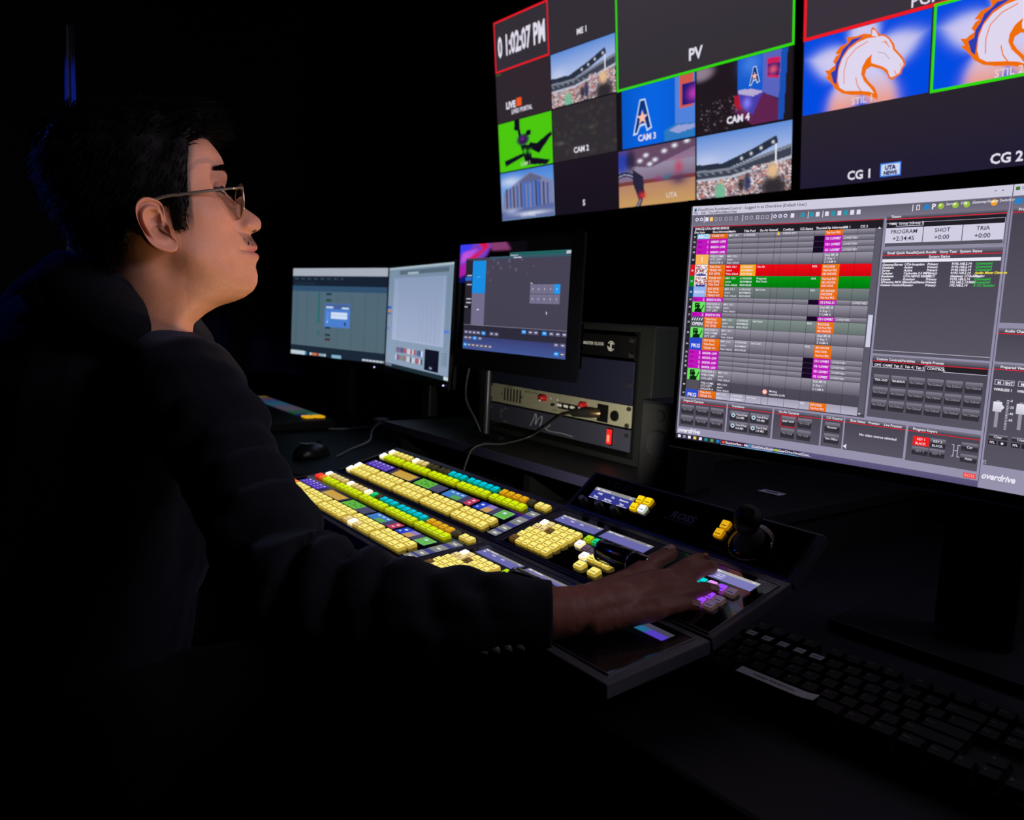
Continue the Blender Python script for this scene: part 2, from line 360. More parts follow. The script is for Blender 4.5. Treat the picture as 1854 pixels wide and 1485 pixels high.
# ================================================================ DESK
dk = thing('desk', 'long black control room desk carrying the lit switcher and monitors', 'desk', (-1.2, .5, 0))
M_DESK = mat('desk_laminate', (.0035, .004, .007), .5, spec=.25, bump=.08, bscale=300)
b = MB(); b.box(-3.2, .005, DZ-.035, 2.2, 1.15, DZ, bev=.006); b.build('worktop', M_DESK, dk)
for x in (-3.1, -.75, .75, 2.05):
    b = MB(); b.box(x, .15, 0, x+.05, 1.1, DZ-.035, bev=.004); b.build('leg', M_METAL, dk)
b = MB(); b.box(-3.1, .95, .3, 2.1, .97, DZ-.035); b.build('modesty_panel', M_BLACK, dk)
rs = thing('riser_shelf', 'black raised shelf with a metal front edge under the equipment rack', 'shelf', (-1.35, 1.0, DZ))
b = MB(); b.box(-.42, -.045, .075, .66, .55, .095, bev=.002); b.build('shelf_board', M_BLACK, rs)
b = MB(); b.box(-.42, -.049, .077, .66, -.0455, .0955); b.build('edge_strip', mat('blue_lit_edge_metal', (.10, .09, .20), .3, .8), rs)  # blue-purple light on the edge, put into the metal's colour
for x in (-.40, .12, .63):
    b = MB(); b.box(x, -.02, .0005, x+.02, .53, .0745); b.build('leg', M_METAL, rs)

# ================================================================ VIDEO WALL SCREENS
C_D = rgb(52, 46, 54); C_D2 = rgb(36, 32, 48); WT = rgb(225, 220, 235); RED = rgb(240, 25, 40); GRN = rgb(50, 215, 15)
W55, H55 = 1.21, .6806
def wall_monitor(label, x):
    t = thing('wall_monitor', label, 'monitor', (x, 1.6825, 2.1354), group='large screens on the video wall'); t.rotation_euler = (R(6.6), 0, 0)
    b = MB(); b.box(-.009, .0015, -H55-.011, W55+.009, .045, .009, bev=.004); b.build('housing', M_BLACK, t)
    b = MB()
    for q in ((-.009, -.003, -.0005, W55+.009, .0013, .009), (-.009, -.003, -H55-.011, W55+.009, .0013, -H55+.0005), (-.009, -.003, -H55, -.0005, .0013, -.0005), (W55+.0005, -.003, -H55, W55+.009, .0013, -.0005)): b.box(*q)
    b.build('bezel', M_GLOSS, t)
    b = MB(); b.box(.40, .046, -.45, .81, .08, -.2); b.box(.5, .08, -.40, .7, .17, -.25); b.build('wall_bracket', M_METAL, t)
    return t
t = wall_monitor('large wall monitor showing clock, stadium and camera panes, left of the wall pair', -2.4122)
s = Scr(W55, H55)
s.rect(0, 0, 1, 1, rgb(22, 18, 24), l=0)
def cell(c, r): return (c/4, r/4, (c+1)/4, (r+1)/4)
s.rect(0, 0, .25, .25, C_D); s.rect(.25, 0, .5, .25, C_D); s.rect(0, .25, .25, .5, rgb(48, 40, 46)); s.rect(.25, .75, .5, 1, rgb(30, 22, 34), rgb(24, 18, 30))
s.rect(.5, 0, 1, .5, rgb(60, 54, 64), rgb(52, 48, 54))
def pane(im, c, r, x0=0, x1=1):
    u0, v0, u1, v1 = cell(c, r); g = .0022
    s.raster(u0+g+x0*.25, v0+g*1.5, u0+x1*.25-g, v1-g*1.5, im, l=2)
pane(img_stadium(), 1, 1); pane(img_dim(), 1, 2); pane(img_green(), 0, 2); pane(img_hall(), 0, 3)
pane(img_setA(), 2, 2, x0=.06); pane(img_setB(), 3, 2, x1=.985); pane(img_gym(), 2, 3); pane(img_stadium(), 3, 3)
s.frame(.001, .001, .247, .249, .0045, RED, l=3); s.frame(.501, -.01, .999, .502, .0055, GRN, l=3)
s.text('0 1:02:07 PM', .125, .176, .135, WT, 'c', 5, bold=.035, fit=.215)
s.text('ME 1', .378, .205, .035, WT, 'c', 5, bold=.03)
s.text('PV', .75, .455, .062, WT, 'c', 5, bold=.03); s.text('LIVE', .045, .437, .045, WT, 'l', 5, bold=.05, fit=.045); s.rect(.095, .398, .118, .438, rgb(240, 85, 30), l=4)
s.text('LIVEU PORTAL', .07, .468, .03, WT, 'l', 5, bold=.03, fit=.095); s.rect(.003, .258, .025, .262, rgb(60, 120, 40), l=4)
s.text('CAM 1', .125, .733, .028, rgb(190, 220, 170), 'c', 5); s.text('CAM 2', .365, .72, .036, WT, 'c', 5, bold=.03); s.text('CAM 3', .60, .725, .036, WT, 'c', 5, bold=.03)
s.text('CAM 4', .865, .725, .036, WT, 'c', 5, bold=.04); s.text('S', .37, .965, .036, WT, 'c', 5, bold=.03); s.text('UTA HALL', .13, .988, .026, (.7, .75, .9), 'c', 5); s.text('UTA', .66, .975, .03, (.7, .65, .6), 'l', 5)
def letterA(u, v, w, h, l=4):
    f = lambda pts: [(u+x*w, v+y*h) for x, y in pts]
    s.poly(f([(.36, 0), (.66, 0), (1, .92), (.72, 1), (.64, .8), (.38, .82), (.22, 1.04), (-.02, 1.06)]), rgb(190, 215, 250), l)
    s.poly(f([(.40, .05), (.62, .05), (.92, .88), (.77, .93), (.68, .73), (.34, .75), (.19, .98), (.07, .99)]), rgb(12, 50, 120), l+1)
    s.poly(f([(.46, .3), (.56, .3), (.62, .52), (.40, .53)]), rgb(8, 95, 215), l+2)
    st = [(.5+.30*(.42 if k % 2 else 1)*math.sin(k*math.pi/5), .56-.22*(.42 if k % 2 else 1)*math.cos(k*math.pi/5)) for k in range(10)]
    s.poly(f(st), rgb(250, 190, 170), l+3)
letterA(.555, .555, .062, .135); letterA(.893, .540, .026, .062)
s.build(t)

t = wall_monitor('large wall monitor with two orange and white horse head panes, right of the wall pair', -2.4122+1.2331)
s = Scr(W55, H55)
s.rect(0, 0, 1, 1, rgb(40, 34, 48), l=0)
s.rect(0, 0, .5, .5, rgb(58, 50, 60)); s.rect(.5, 0, 1, .25, rgb(58, 50, 60))
s.rect(0, .75, .5, 1, rgb(42, 36, 46), rgb(34, 28, 52)); s.rect(.5, .75, 1, 1, rgb(34, 30, 46), rgb(28, 26, 48))
def horse(u0, v0, u1, v1, l=4):
    f = lambda pts: [(u0+x*(u1-u0), v0+y*(v1-v0)) for x, y in pts]
    OR = rgb(238, 110, 10); WH = rgb(222, 214, 238); BL = rgb(45, 60, 175)
    outer=[(.565,.044),(.591,.091),(.625,.163),(.666,.184),(.702,.243),(.734,.324),(.742,.382),(.781,.462),(.812,.531),(.824,.604),(.804,.646),(.794,.705),(.758,.731),(.729,.758),(.703,.727),(.69,.669),(.653,.601),(.614,.57),(.564,.532),(.528,.562),(.52,.627),(.547,.705),(.601,.808),(.624,.9),(.624,.96),(.581,.913),(.518,.87),(.422,.84),(.346,.798),(.29,.727),(.232,.599),(.195,.537),(.222,.533),(.191,.449),(.229,.462),(.24,.443),(.28,.408),(.258,.362),(.281,.301),(.31,.28),(.273,.272),(.312,.191),(.378,.165),(.363,.095),(.438,.113),(.5,.104),(.557,.136),(.553,.084)]
    mane=[(.501,.133),(.407,.139),(.381,.184),(.334,.234),(.316,.314),(.285,.389),(.279,.474),(.243,.497),(.266,.628),(.291,.668),(.297,.551),(.306,.431),(.336,.321),(.387,.22),(.46,.164)]
    white=[(.589,.185),(.634,.188),(.659,.201),(.69,.247),(.717,.323),(.729,.393),(.77,.474),(.799,.543),(.81,.599),(.792,.639),(.781,.689),(.752,.712),(.723,.722),(.71,.701),(.693,.62),(.654,.566),(.602,.521),(.568,.492),(.564,.439),(.57,.38),(.526,.434),(.497,.517),(.491,.6),(.514,.694),(.566,.797),(.599,.879),(.559,.842),(.485,.81),(.367,.772),(.32,.716),(.303,.623),(.307,.484),(.333,.355),(.385,.254),(.457,.193),(.532,.172)]
    ear=[(.567,.078),(.563,.158),(.616,.189),(.592,.11)]
    s.poly(f(outer), OR, l); s.poly(f(mane), BL, l+1); s.poly(f(white), WH, l+2); s.poly(f(ear), WH, l+2)
    s.line(f([(.533,.213),(.441,.267),(.375,.37),(.353,.518),(.356,.676)]), .0028, OR, l+3); s.line(f([(.449,.629),(.465,.737),(.496,.817)]), .003, OR, l+3)
    s.line(f([(.661,.26),(.682,.309),(.7,.349)]), .0022, OR, l+3); s.line(f([(.64,.27),(.665,.262),(.69,.30)]), .0018, OR, l+3); s.line(f([(.617,.376),(.665,.41),(.704,.491)]), .0015, rgb(170, 120, 130), l+3)
    s.line(f([(.785,.573),(.792,.622)]), .0018, OR, l+3); s.line(f([(.744,.646),(.76,.702)]), .0025, OR, l+3)
st_ = img_star()
for c_ in (0, 1):
    u0 = c_*.25; s.raster(u0+.002, .503, u0+.248, .748, st_, l=1); horse(u0, .5, u0+.25, .75)
    s.text('STIL %d' % (c_+1), u0+.105, .742, .030, rgb(225, 205, 205), 'l', 8, bold=.02)
s.rect(.5, .5, 1, .75, rgb(30, 60, 120)); 
s.raster(.502, .503, .748, .748, st_, l=2)
s.frame(.0, -.01, .5, .502, .006, RED, l=9); s.frame(.2515, .495, .497, .7525, .005, GRN, l=10)
s.text('PGM', .21, .487, .05, WT, 'l', 9)
s.text('CG 1', .125, .985, .040, WT, 'c', 5, bold=.03); s.text('CG 2', .382, .985, .040, WT, 'c', 5, bold=.03)
s.rect(.167, .945, .206, .988, rgb(60, 130, 235), l=3); s.rect(.169, .949, .204, .984, rgb(205, 215, 240), l=4); s.text('UTA', .1865, .966, .018, rgb(15, 25, 90), 'c', 6, bold=.06, fit=.024); s.text('NEWS', .1865, .982, .016, rgb(15, 25, 90), 'c', 6, bold=.06, fit=.027)
s.build(t)

# ================================================================ CURVED ULTRAWIDE MONITOR
RC = 1.9; UW = .80; UH = .335
YAW = R(2.5); CM = Vector((-.382, .9625, 1.2865))
EX = Vector((math.cos(YAW), math.sin(YAW), 0)); EB = Vector((-math.sin(YAW), math.cos(YAW), 0))
t = thing('ultrawide_monitor', 'curved ultrawide monitor showing a grey rundown list above the switcher', 'monitor', (CM.x, CM.y, DZ), YAW)
def cyl(x, z, back=0):       # x metres along the arc from the centre, z metres below the top of the picture
    a = x/RC; r = RC+back
    return (r*math.sin(a), r*math.cos(a)-RC, CM.z-DZ-z)
def uwfn(u, v, l):           # u in 0..1 over the left half
    return cyl((u-1)*UW/2, v*UH, -l*.00012)
s = Scr(UW/2, UH, uwfn, nx=14)
G1 = rgb(108, 104, 122); G0 = rgb(62, 58, 72); LT = rgb(196, 192, 214); FR = rgb(140, 136, 160); TX = rgb(235, 232, 245)
def ui(): 
    # window chrome
    s.rect(0, 0, 1, 1, FR, rgb(150, 146, 172), 0)
    s.rect(0, 0, 1, .036, rgb(205, 202, 222), l=1); s.rect(.008, .010, .016, .022, rgb(10, 90, 110), l=2)
    s.text('OverDrive RundownControl - Logged in as Overdrive (Default User)', .020, .021, .0165, rgb(50, 48, 60), l=3)
    for k, w in enumerate(('File', 'Edit', 'Playout', 'Window', 'Tools', 'Help')): s.text(w, .006+k*.028, .034, .014, rgb(60, 58, 70), l=3)
    for x in (.955, .973): s.rect(x, .014, x+.005, .017, rgb(90, 88, 100), l=2)
    s.rect(.003, .038, .995, .083, rgb(98, 94, 110), rgb(120, 116, 134), 1)
    icx = [.02, .037, .058, .075, .092, .109, .13, .147, .168, .205, .222, .245, .262, .279, .306, .324, .342, .366, .40, .43, .45, .48, .50, .52, .54, .56, .58]
    for k, x in enumerate(icx):
        c = rgb(250, 200, 120) if k == 3 else (rgb(40, 150, 170) if k in (18, 19, 22, 24) else rgb(225, 222, 240))
        if k in (10, 11, 4, 5, 6, 7, 8, 9, 12, 13): s.frame(x-.005, .050, x+.005, .064, .0015, rgb(190, 188, 205) if k != 11 else WT, l=2)
        elif k in (14, 15, 16, 0, 1): s.disc(x, .056, .0075, c, 2); s.disc(x, .056, .0035, rgb(40, 60, 120), 3)
        else: s.rect(x-.006, .048, x+.006, .065, c, l=2)
    for x in (.047, .190, .294, .418, .466): s.rect(x, .044, x+.002, .07, TX, l=2)
    s.rect(.739, .042, .741, .065, TX, l=2); s.frame(.750, .044, .760, .062, .002, TX, l=2); s.rect(.772, .044, .786, .062, rgb(40, 130, 200), l=2); s.text('P', .793, .062, .026, TX, l=3, bold=.03)
    for x, w, c in ((.818, 'Server', rgb(150, 190, 60)), (.857, 'DB', rgb(150, 190, 60)), (.887, 'Gateway/Server', rgb(150, 190, 60)), (.957, 'Switcher', rgb(245, 160, 40))):
        s.disc(x, .053, .0105, c, 2); s.disc(x-.002, .050, .004, (.8, .85, .5), 3); s.text(w, x+.013, .052, .0125, TX, l=3, shear=.2)
    # rundown table
    s.rect(.006, .084, .660, .815, rgb(72, 68, 82), l=1); s.rect(.008, .086, .657, .0885, rgb(215, 35, 55), l=3)
    s.rect(.008, .0885, .657, .118, rgb(34, 30, 38), l=2); s.text('[NRCS] UTA NEWS 050522', .016, .100, .013, TX, l=4, bold=.03)
    cols = [.026, .076, .142, .197, .254, .312, .335, .392, .445, .480, .531, .583, .637]
    for w, x in zip(('Shot Icon', 'Shot Information', 'Audio', 'Title Pool', 'On-Air Status', 'E', 'Conflicts', 'CG Status', 'Thumbs.', 'Clip Information', 'CG 1', 'CG 2'), (.014, .084, .145, .2, .257, .316, .338, .396, .449, .481, .537, .59)):
        s.text(w, x, .114, .0125, TX, l=4, bold=.02)
    rows = [(.118, .139, 'abcd'), (.139, .160, 'mag'), (.160, .182, 'mag'), (.182, .203, 'mag'), (.203, .246, 'one'), (.246, .293, 'red'), (.293, .338, 'green'), (.338, .383, 'sage'), (.383, .402, 'mag'), (.402, .447, 'man'), (.447, .466, 'mag'), (.466, .511, 'open'), (.511, .556, 'man'), (.556, .608, 'pkg'), (.608, .628, 'mag'), (.628, .648, 'mag'), (.648, .668, 'mag'), (.668, .688, 'mag'), (.688, .738, 'man'), (.738, .779, 'unk'), (.779, .812, 'pkg2')]
    MG = rgb(196, 18, 190); OG = rgb(236, 118, 14)
    for i, (a, b_, k) in enumerate(rows):
        c0, c1 = {'red': (rgb(238, 10, 20), rgb(205, 5, 15)), 'green': (rgb(0, 150, 15), rgb(0, 125, 12)), 'sage': (rgb(120, 130, 130), rgb(88, 100, 100)), 'open': (rgb(128, 142, 138), rgb(100, 112, 110)), 'unk': (rgb(78, 74, 88), rgb(74, 70, 84)), 'pkg2': (rgb(160, 156, 176), rgb(182, 178, 200))}.get(k, (rgb(150, 146, 160), rgb(92, 88, 102)))
        e = b_-.0012
        s.rect(.026, a, .637, e, c0, c1, 2)
        side = {'red': rgb(235, 10, 20), 'green': rgb(0, 140, 15), 'sage': rgb(10, 70, 130)}.get(k, rgb(36, 32, 40)); s.rect(.009, a, .0245, e, side, l=2)
        s.text(str(i+21), .017, (a+b_)/2+.004, .0105, TX, 'c', 4)
        if k not in ('red', 'green'): 
            for x in cols[1:-1]: s.rect(x, a, x+.0011, b_, rgb(52, 50, 58), l=3)
        else:
            for x in cols[4:-1]: s.rect(x, a, x+.0011, b_, (c1[0]*.6, c1[1]*.6, c1[2]*.6), l=3)
        if k == 'mag':
            s.rect(.026, a, .142, e, MG, l=4); s.rect(.076, a, .0772, e, rgb(90, 10, 100), l=5); s.text('GFX', .03, e-.005, .010, rgb(60, 0, 70), l=5); s.text('1' if i < 8 else '2', .066, e-.003, .015, TX, l=5); s.text('NARROW - LOWE' if i < 5 else ('SPORTS W CTG' if i < 12 else 'ANCHOR - LOW'), .080, e-.004, .0125, TX, l=5, fit=.055, bold=.03)
            s.rect(.445, a, .480, e, rgb(22, 8, 34), l=4); s.rect(.480, a, .537, e, MG, l=4); s.text('CG 1 LOWERT' if i != 8 else 'CG 2 FULL SC', .484, e-.005, .0125, TX, l=5, fit=.048, bold=.03); 
            s.text('LOWERTHIRD', .541 if i != 8 else .588, e-.005, .0115, rgb(225, 222, 235), l=5, fit=.045)
        else:
            h = b_-a; lines = [('NEWSCAST A', .080), ('TEASE VO SVS', .080), ('Title Pool', .080)]
            og = k in ('abcd', 'red', 'green', 'sage', 'open', 'pkg', 'pkg2')
            if og: s.rect(.076, a, .142, e, OG, rgb(225, 95, 5), 4)
            nl = 3 if h > .04 else (2 if h > .03 else 1)
            for q in range(nl):
                yy = a+.0125+q*(h-.004)/nl
                if yy > e: break
                s.text(['ANCHOR A', 'WELCOME', 'OTS LEFT'][(q+i) % 3] if not og else ['TEASE VO', 'DO (SVS)', 'Title Pool'][(q+i) % 3], .082, yy, .0125, TX, l=6, fit=.05)
                s.text(['MIX 1/0:1', 'name', 'Fade: default'][q], .146, yy, .0115, rgb(225, 222, 235), l=6, fit=.045)
            if k in ('red', 'green', 'sage', 'open', 'pkg', 'abcd', 'pkg2'):
                if k == 'red': s.rect(.197, a, .254, e, rgb(245, 165, 30), l=4)
                for q in range(nl): s.text(['A: PACKAGE', 'BOWMAN', '00:01:00:20'][q], .2, a+.0125+q*(h-.004)/nl, .0115, TX, l=6, fit=.042)
                if nl > 1: s.text('On Air' if k == 'red' else ('Prepared' if k == 'green' else 'Start Count'), .259, a+.0125, .0115, TX, l=6, fit=.035)
                if k == 'green': s.text('Shot Count', .259, a+.024, .0115, TX, l=6, fit=.038)
                s.rect(.480, a, .537, e, OG, rgb(240, 100, 5), 4)
                for q in range(nl): s.text(['Title Pool: PKG', 'ABC ANCHOR', 'INCODE'][(q+i) % 3], .484, a+.0135+q*(h-.006)/nl, .012, TX, l=6, fit=.045)
                if nl > 1: s.text('N/A', .448, a+.012, .0115, TX, l=6)
            elif k in ('man', 'one'):
                for q in range(nl): s.text(['Dual: ME 1B', '2: Key 1', 'S CAM 4'][q], .486, a+.0125+q*(h-.004)/nl, .012, TX, l=6, fit=.042)
            if k == 'abcd': s.rect(.027, a, .0755, e, rgb(110, 200, 240), l=4); s.text('ABCD', .051, e-.003, .024, TX, 'c', 5, bold=.03, fit=.044); s.poly([(.318, .130), (.329, .130), (.3235, .114)], rgb(240, 200, 70), 5); s.text('Default serv', .339, a+.009, .0115, TX, l=5, fit=.045)
            if k == 'one': s.rect(.027, a, .0755, e, rgb(250, 180, 90), l=4); s.text('1', .051, e-.010, .032, TX, 'c', 5)
            if k in ('red', 'green'):
                s.rect(.027, a, .0755, e, rgb(240, 230, 235), l=4)
                for q in range(60): x = .028+.046*random.random(); y = a+.002+(h-.010)*random.random(); s.rect(x, y, x+.003, y+.005, random.choice([rgb(150, 20, 30), rgb(60, 40, 40), rgb(200, 60, 60)]), l=5)
                s.rect(.034, e-.006, .07, e, rgb(30, 60, 160), l=6)
            if k == 'sage': s.rect(.027, a, .0755, e, rgb(150, 180, 240), l=4); s.text('BREAK', .051, a+.028, .016, TX, 'c', 5)
            if k == 'man':
                s.rect(.027, a, .0755, e, rgb(110, 225, 100), l=4); D_ = rgb(8, 40, 12)
                s.disc(.05, a+h*.42, h*.19, D_, 5); s.poly([(.036, e), (.038, e-h*.3), (.05, e-h*.4), (.063, e-h*.3), (.065, e)], D_, 5); s.rect(.037, a+h*.1, .043, a+h*.6, D_, l=5); s.rect(.037, a+h*.1, .055, a+h*.22, D_, l=5); s.line([(.072, a+h*.3), (.062, a+h*.8)], .004, D_, 6)
            if k == 'open': s.rect(.027, a, .0755, e, rgb(60, 66, 76), rgb(90, 98, 104), 4); s.text('OPEN', .051, e-.008, .019, TX, 'c', 5, bold=.03, fit=.044); [s.line([(.03+q*.009, a+.014), (.034+q*.009, a+.005)], .004, TX, 5) for q in range(5)]
            if k in ('pkg', 'pkg2'): s.rect(.027, a, .0755, e, rgb(40, 75, 205), l=4); s.text('PKG', .051, e-.010 if k == 'pkg' else e-.001, .022, TX, 'c', 5, bold=.03, fit=.042)
            if k == 'unk': s.rect(.027, a, .0755, e, rgb(84, 80, 90), l=4); s.disc(.323, .758, .011, rgb(230, 120, 110), 5); s.disc(.323, .758, .0075, TX, 6); s.text('!', .323, .763, .014, rgb(180, 40, 40), 'c', 7); s.text('Missing', .338, .757, .0115, TX, l=5); s.text('template (null)', .338, .769, .0115, TX, l=5)
    s.rect(.638, .118, .657, .803, rgb(92, 90, 104), l=2); s.rect(.6415, .433, .6555, .552, rgb(205, 205, 228), l=3); s.poly([(.644, .121), (.654, .121), (.649, .114)], TX, 5); s.poly([(.640, .800), (.648, .800), (.644, .807)], TX, 5)
    # panels
    def panel(u0, v0, u1, v1, titles, ry=.0165):
        s.rect(u0, v0, u1, v1, rgb(70, 66, 80), rgb(88, 84, 98), 1); s.rect(u0, v0, u1, v0+ry, rgb(120, 116, 134), rgb(60, 56, 66), 2); s.rect(u0, v0+ry, u1, v0+ry+.0028, rgb(222, 35, 50), l=3)
        for w, x in titles: s.text(w, x, v0+ry-.003, .0125, TX, l=4, bold=.02)
    def bt(u0, v0, u1, v1, w='', w2='', c=None):
        s.rect(u0, v0, u1, (v0+v1)/2, c or rgb(132, 128, 144), c or rgb(66, 62, 72), 3); s.rect(u0, (v0+v1)/2, u1, v1, c or rgb(42, 38, 46), c or rgb(56, 52, 62), 3)
        lc = TX if w[:1] not in ('.',) else rgb(150, 146, 160); w = w.strip('.')
        if w: s.text(w, (u0+u1)/2, (v0+v1)/2+(.004 if not w2 else -.003), .0115, lc, 'c', 5, fit=(u1-u0)*.85)
        if w2: s.text(w2, (u0+u1)/2, (v0+v1)/2+.012, .0115, lc, 'c', 5, fit=(u1-u0)*.85)
    panel(.667, .075, .993, .189, [('Timers', .680)], .013)
    s.rect(.669, .092, .991, .120, rgb(34, 30, 38), l=2); s.frame(.668, .103, .991, .188, .001, LT, l=3)
    for w, x in (('TIME', .676), ('Group 2', .705), ('Group 3', .740)): s.text(w, x, .110, .012, TX, l=4); 
    s.line([(.698, .103), (.698, .115), (.775, .115), (.775, .103)], .002, LT, 4)
    s.rect(.669, .1205, .990, .174, rgb(208, 204, 226), l=4)
    for x in (.776, .883): s.rect(x, .1205, x+.002, .174, rgb(60, 56, 64), l=5)
    for w, w2, x in (('PROGRAM', '+2:34:45', .722), ('SHOT', '+0:00', .830), ('TRIA', '+0:00', .937)): s.text(w, x, .141, .0195, rgb(50, 46, 60), 'c', 6); s.text(w2, x, .166, .0215, rgb(40, 36, 50), 'c', 6)
    panel(.666, .198, .993, .573, [('Email Quick Recalls', .680), ('Quick Recalls', .762), ('Story Text', .829), ('System Status', .883)], .0185)
    s.text('System Status', .80, .229, .0125, TX, l=4, bold=.02); s.rect(.667, .2315, .991, .2425, rgb(235, 232, 245), l=3)
    T_ = [('Gateway/Server', 'UTA-Inception', 'Primary', '9192.168.2.14', 'Connected', 1), ('Database', 'Active', 'Primary', '9192.168.2.14', 'Connected', 1), ('Server', 'Active', 'Primary', '9192.168.2.14', 'Connected', 1), ('Switcher', 'Carbonite 2.5 ME (...', 'Primary', '9192.168.2.14', 'Audio Mixer Disconn', 2), ('Rundown', 'UTA NEWS 050522', 'NRCS', 'Gateway: UTA-Ince...', 'Playing', 0), ('License', 'Premium', 'Primary', '9192.168.2.14', 'Connected', 1), ('XPression MOS G...', 'ThumbnailStatus', 'Primary', '192.168.2.13:9001', 'Connected', 1), ('Custom Control', 'Running', 'Primary', '192.168.2.14', 'R CC Running', 1)]
    for q, r_ in enumerate(T_):
        y = .2545+q*.0104
        for w, x in zip(r_[:5], (.668, .733, .798, .864, .928)):
            cc = TX
            if x == .928: cc = [TX, rgb(40, 190, 60), rgb(245, 225, 60)][r_[5]]
            s.text(w, x, y, .0112, cc, l=4, bold=.035, shear=.2)
    s.rect(.667, .5605, .991, .5622, LT, l=3)
    panel(.667, .580, .993, .808, [('Custom Controls', .680), ('Variables', .755), ('Sample Presets', .810)], .0195)
    s.rect(.668, .6025, .991, .622, rgb(36, 32, 38), l=2); s.line([(.668, .622), (.823, .622), (.823, .606), (.875, .606), (.875, .622), (.991, .622)], .002, LT, 4)
    for w, x in (('OPS', .675), ('CAMS', .700), ('Tab 3', .733), ('Tab 4', .765), ('Tab 5', .797), ('CONTROL', .829)): s.text(w, x, .618, .0125, TX, l=5, bold=.02); s.rect(x-.006, .606, x-.005, .620, LT, l=4) if x < .82 else None
    for r_ in range(3):
        for c_ in range(6):
            x = .677+c_*.0521; y = .649+r_*.0460; bt(x, y, x+.0455, y+.0385, ('TRIA AND' if c_ == 0 else 'TRIA MANUAL') if r_ == 0 and c_ < 2 else '.Not Defined.')
    panel(.007, .822, .187, .946, [('Prepared Cameras', .020)], .016)
    for r_ in range(2):
        for c_ in range(3): bt(.014+c_*.0575, .849+r_*.0465, .063+c_*.0575, .8885+r_*.0465, '.No CUE.')
    panel(.193, .822, .356, .944, [('Transitions', .207)], .016)
    for r_ in range(2):
        for c_ in range(2): x = .203+c_*.075; y = .851+r_*.044; bt(x, y, x+.068, y+.040); s.disc(x+.013, y+.018, .009, rgb(190, 215, 230), 5); s.disc(x+.013, y+.018, .004, rgb(60, 60, 80), 6); s.text('Trans & Prep', x+.024, y+.017, .012, TX, l=6, fit=.040); s.text('CLR MES', x+.024, y+.030, .012, TX, l=6, fit=.03)
    panel(.362, .822, .524, .945, [('On-Air Cameras', .378)], .016)
    bt(.391, .846, .438, .886, 'READY NOW'); s.frame(.388, .842, .441, .890, .0025, rgb(205, 10, 30), l=6); bt(.447, .847, .494, .886, '.No CUE.'); bt(.391, .895, .438, .934, '.No CUE.'); bt(.447, .894, .494, .934, '.No CUE.')
    panel(.529, .822, .597, .944, [('CG Control', .541)], .016); bt(.538, .848, .587, .886, 'Resume'); bt(.538, .893, .587, .930, 'Take Offline')
    panel(.602, .822, .787, .945, [('Shot Status', .618), ('Preview', .675), ('Live Preview', .722)], .016); s.text('No video source selected', .650, .883, .013, TX, l=4, bold=.02)
    s.poly([(.604, .928), (.608, .928), (.613, .921), (.613, .942), (.608, .935), (.604, .935)], TX, 5)
    panel(.794, .822, .993, .948, [('Program Keyers', .808)], .0165)
    bt(.811, .856, .857, .889, 'KEY 1', 'BLACK', rgb(238, 30, 30)); bt(.860, .856, .903, .889, 'KEY 2', 'BLACK'); bt(.811, .893, .857, .923, '.KEY 3.'); bt(.860, .893, .903, .923, '.KEY 4.'); bt(.946, .855, .990, .884, 'Cut'); bt(.946, .895, .990, .923, 'Auto')
    s.line([(.921, .868), (.926, .868), (.926, .908), (.921, .908)], .0022, LT, 4); s.line([(.926, .888), (.937, .888)], .0022, LT, 4); s.line([(.943, .868), (.937, .868), (.937, .908), (.943, .908)], .0022, LT, 4)
    s.text('overdrive', .004, .971, .030, TX, l=4, bold=.03, shear=.3, fit=.088)
    s.rect(.959, .957, .993, .974, rgb(232, 70, 70), l=4); s.text('ROSS', .976, .970, .014, rgb(250, 150, 150), 'c', 5, bold=.03)
    # taskbar
    s.rect(.0, .978, 1, 1, rgb(96, 90, 128), rgb(86, 80, 118), 3); s.rect(0, .978, .175, 1, rgb(46, 40, 62), l=4)
    for k, x in enumerate((.008, .028, .048, .070, .092, .114, .137, .160)): s.rect(x, .983, x+.011, .995, [TX, rgb(150, 150, 170), TX, rgb(240, 210, 90), TX, rgb(20, 150, 150), rgb(90, 170, 70), rgb(30, 130, 200)][k], l=5)
    for u0, u1, c, w, ic in ((.178, .272, rgb(70, 20, 50), 'EasyInterface - Ma...', rgb(240, 90, 60)), (.275, .368, rgb(110, 104, 140), 'OverDrive.RundownC...', rgb(40, 150, 190)), (.372, .462, rgb(50, 46, 72), 'OverDrive.DirectCont...', rgb(150, 200, 40))):
        s.rect(u0, .980, u1, .9985, c, l=4); s.rect(u0+.004, .984, u0+.014, .994, ic, l=5); s.text(w, u0+.017, .993, .0135, TX, l=5, bold=.02); s.rect(u0, .9975, u1, 1, rgb(110, 180, 230), l=5)
    # second window, right half of the picture
    o = 1.0; s.rect(1.0, 0, 2, 1, FR, rgb(150, 146, 172), 0); s.rect(1.0, 0, 1.0016, .978, rgb(60, 56, 72), l=5); s.rect(1.002, 0, 2, .036, rgb(205, 202, 222), l=1); s.rect(1.007, .008, 1.017, .019, rgb(60, 110, 30), l=2)
    s.text('OverDrive DirectControl', 1.022, .018, .0145, rgb(50, 48, 60), l=3); s.rect(1.003, .038, 1.99, .083, rgb(98, 94, 110), rgb(120, 116, 134), 1); s.rect(1.008, .044, 1.026, .063, rgb(40, 130, 200), l=2)
    panel(1.006, .075, 1.49, .445, [('Program', 1.020)], .013); panel(1.006, .462, 1.49, .573, [('Audio Channel', 1.022)], .0165); panel(1.006, .580, 1.49, .920, [('Prepared View', 1.022)], .0165)
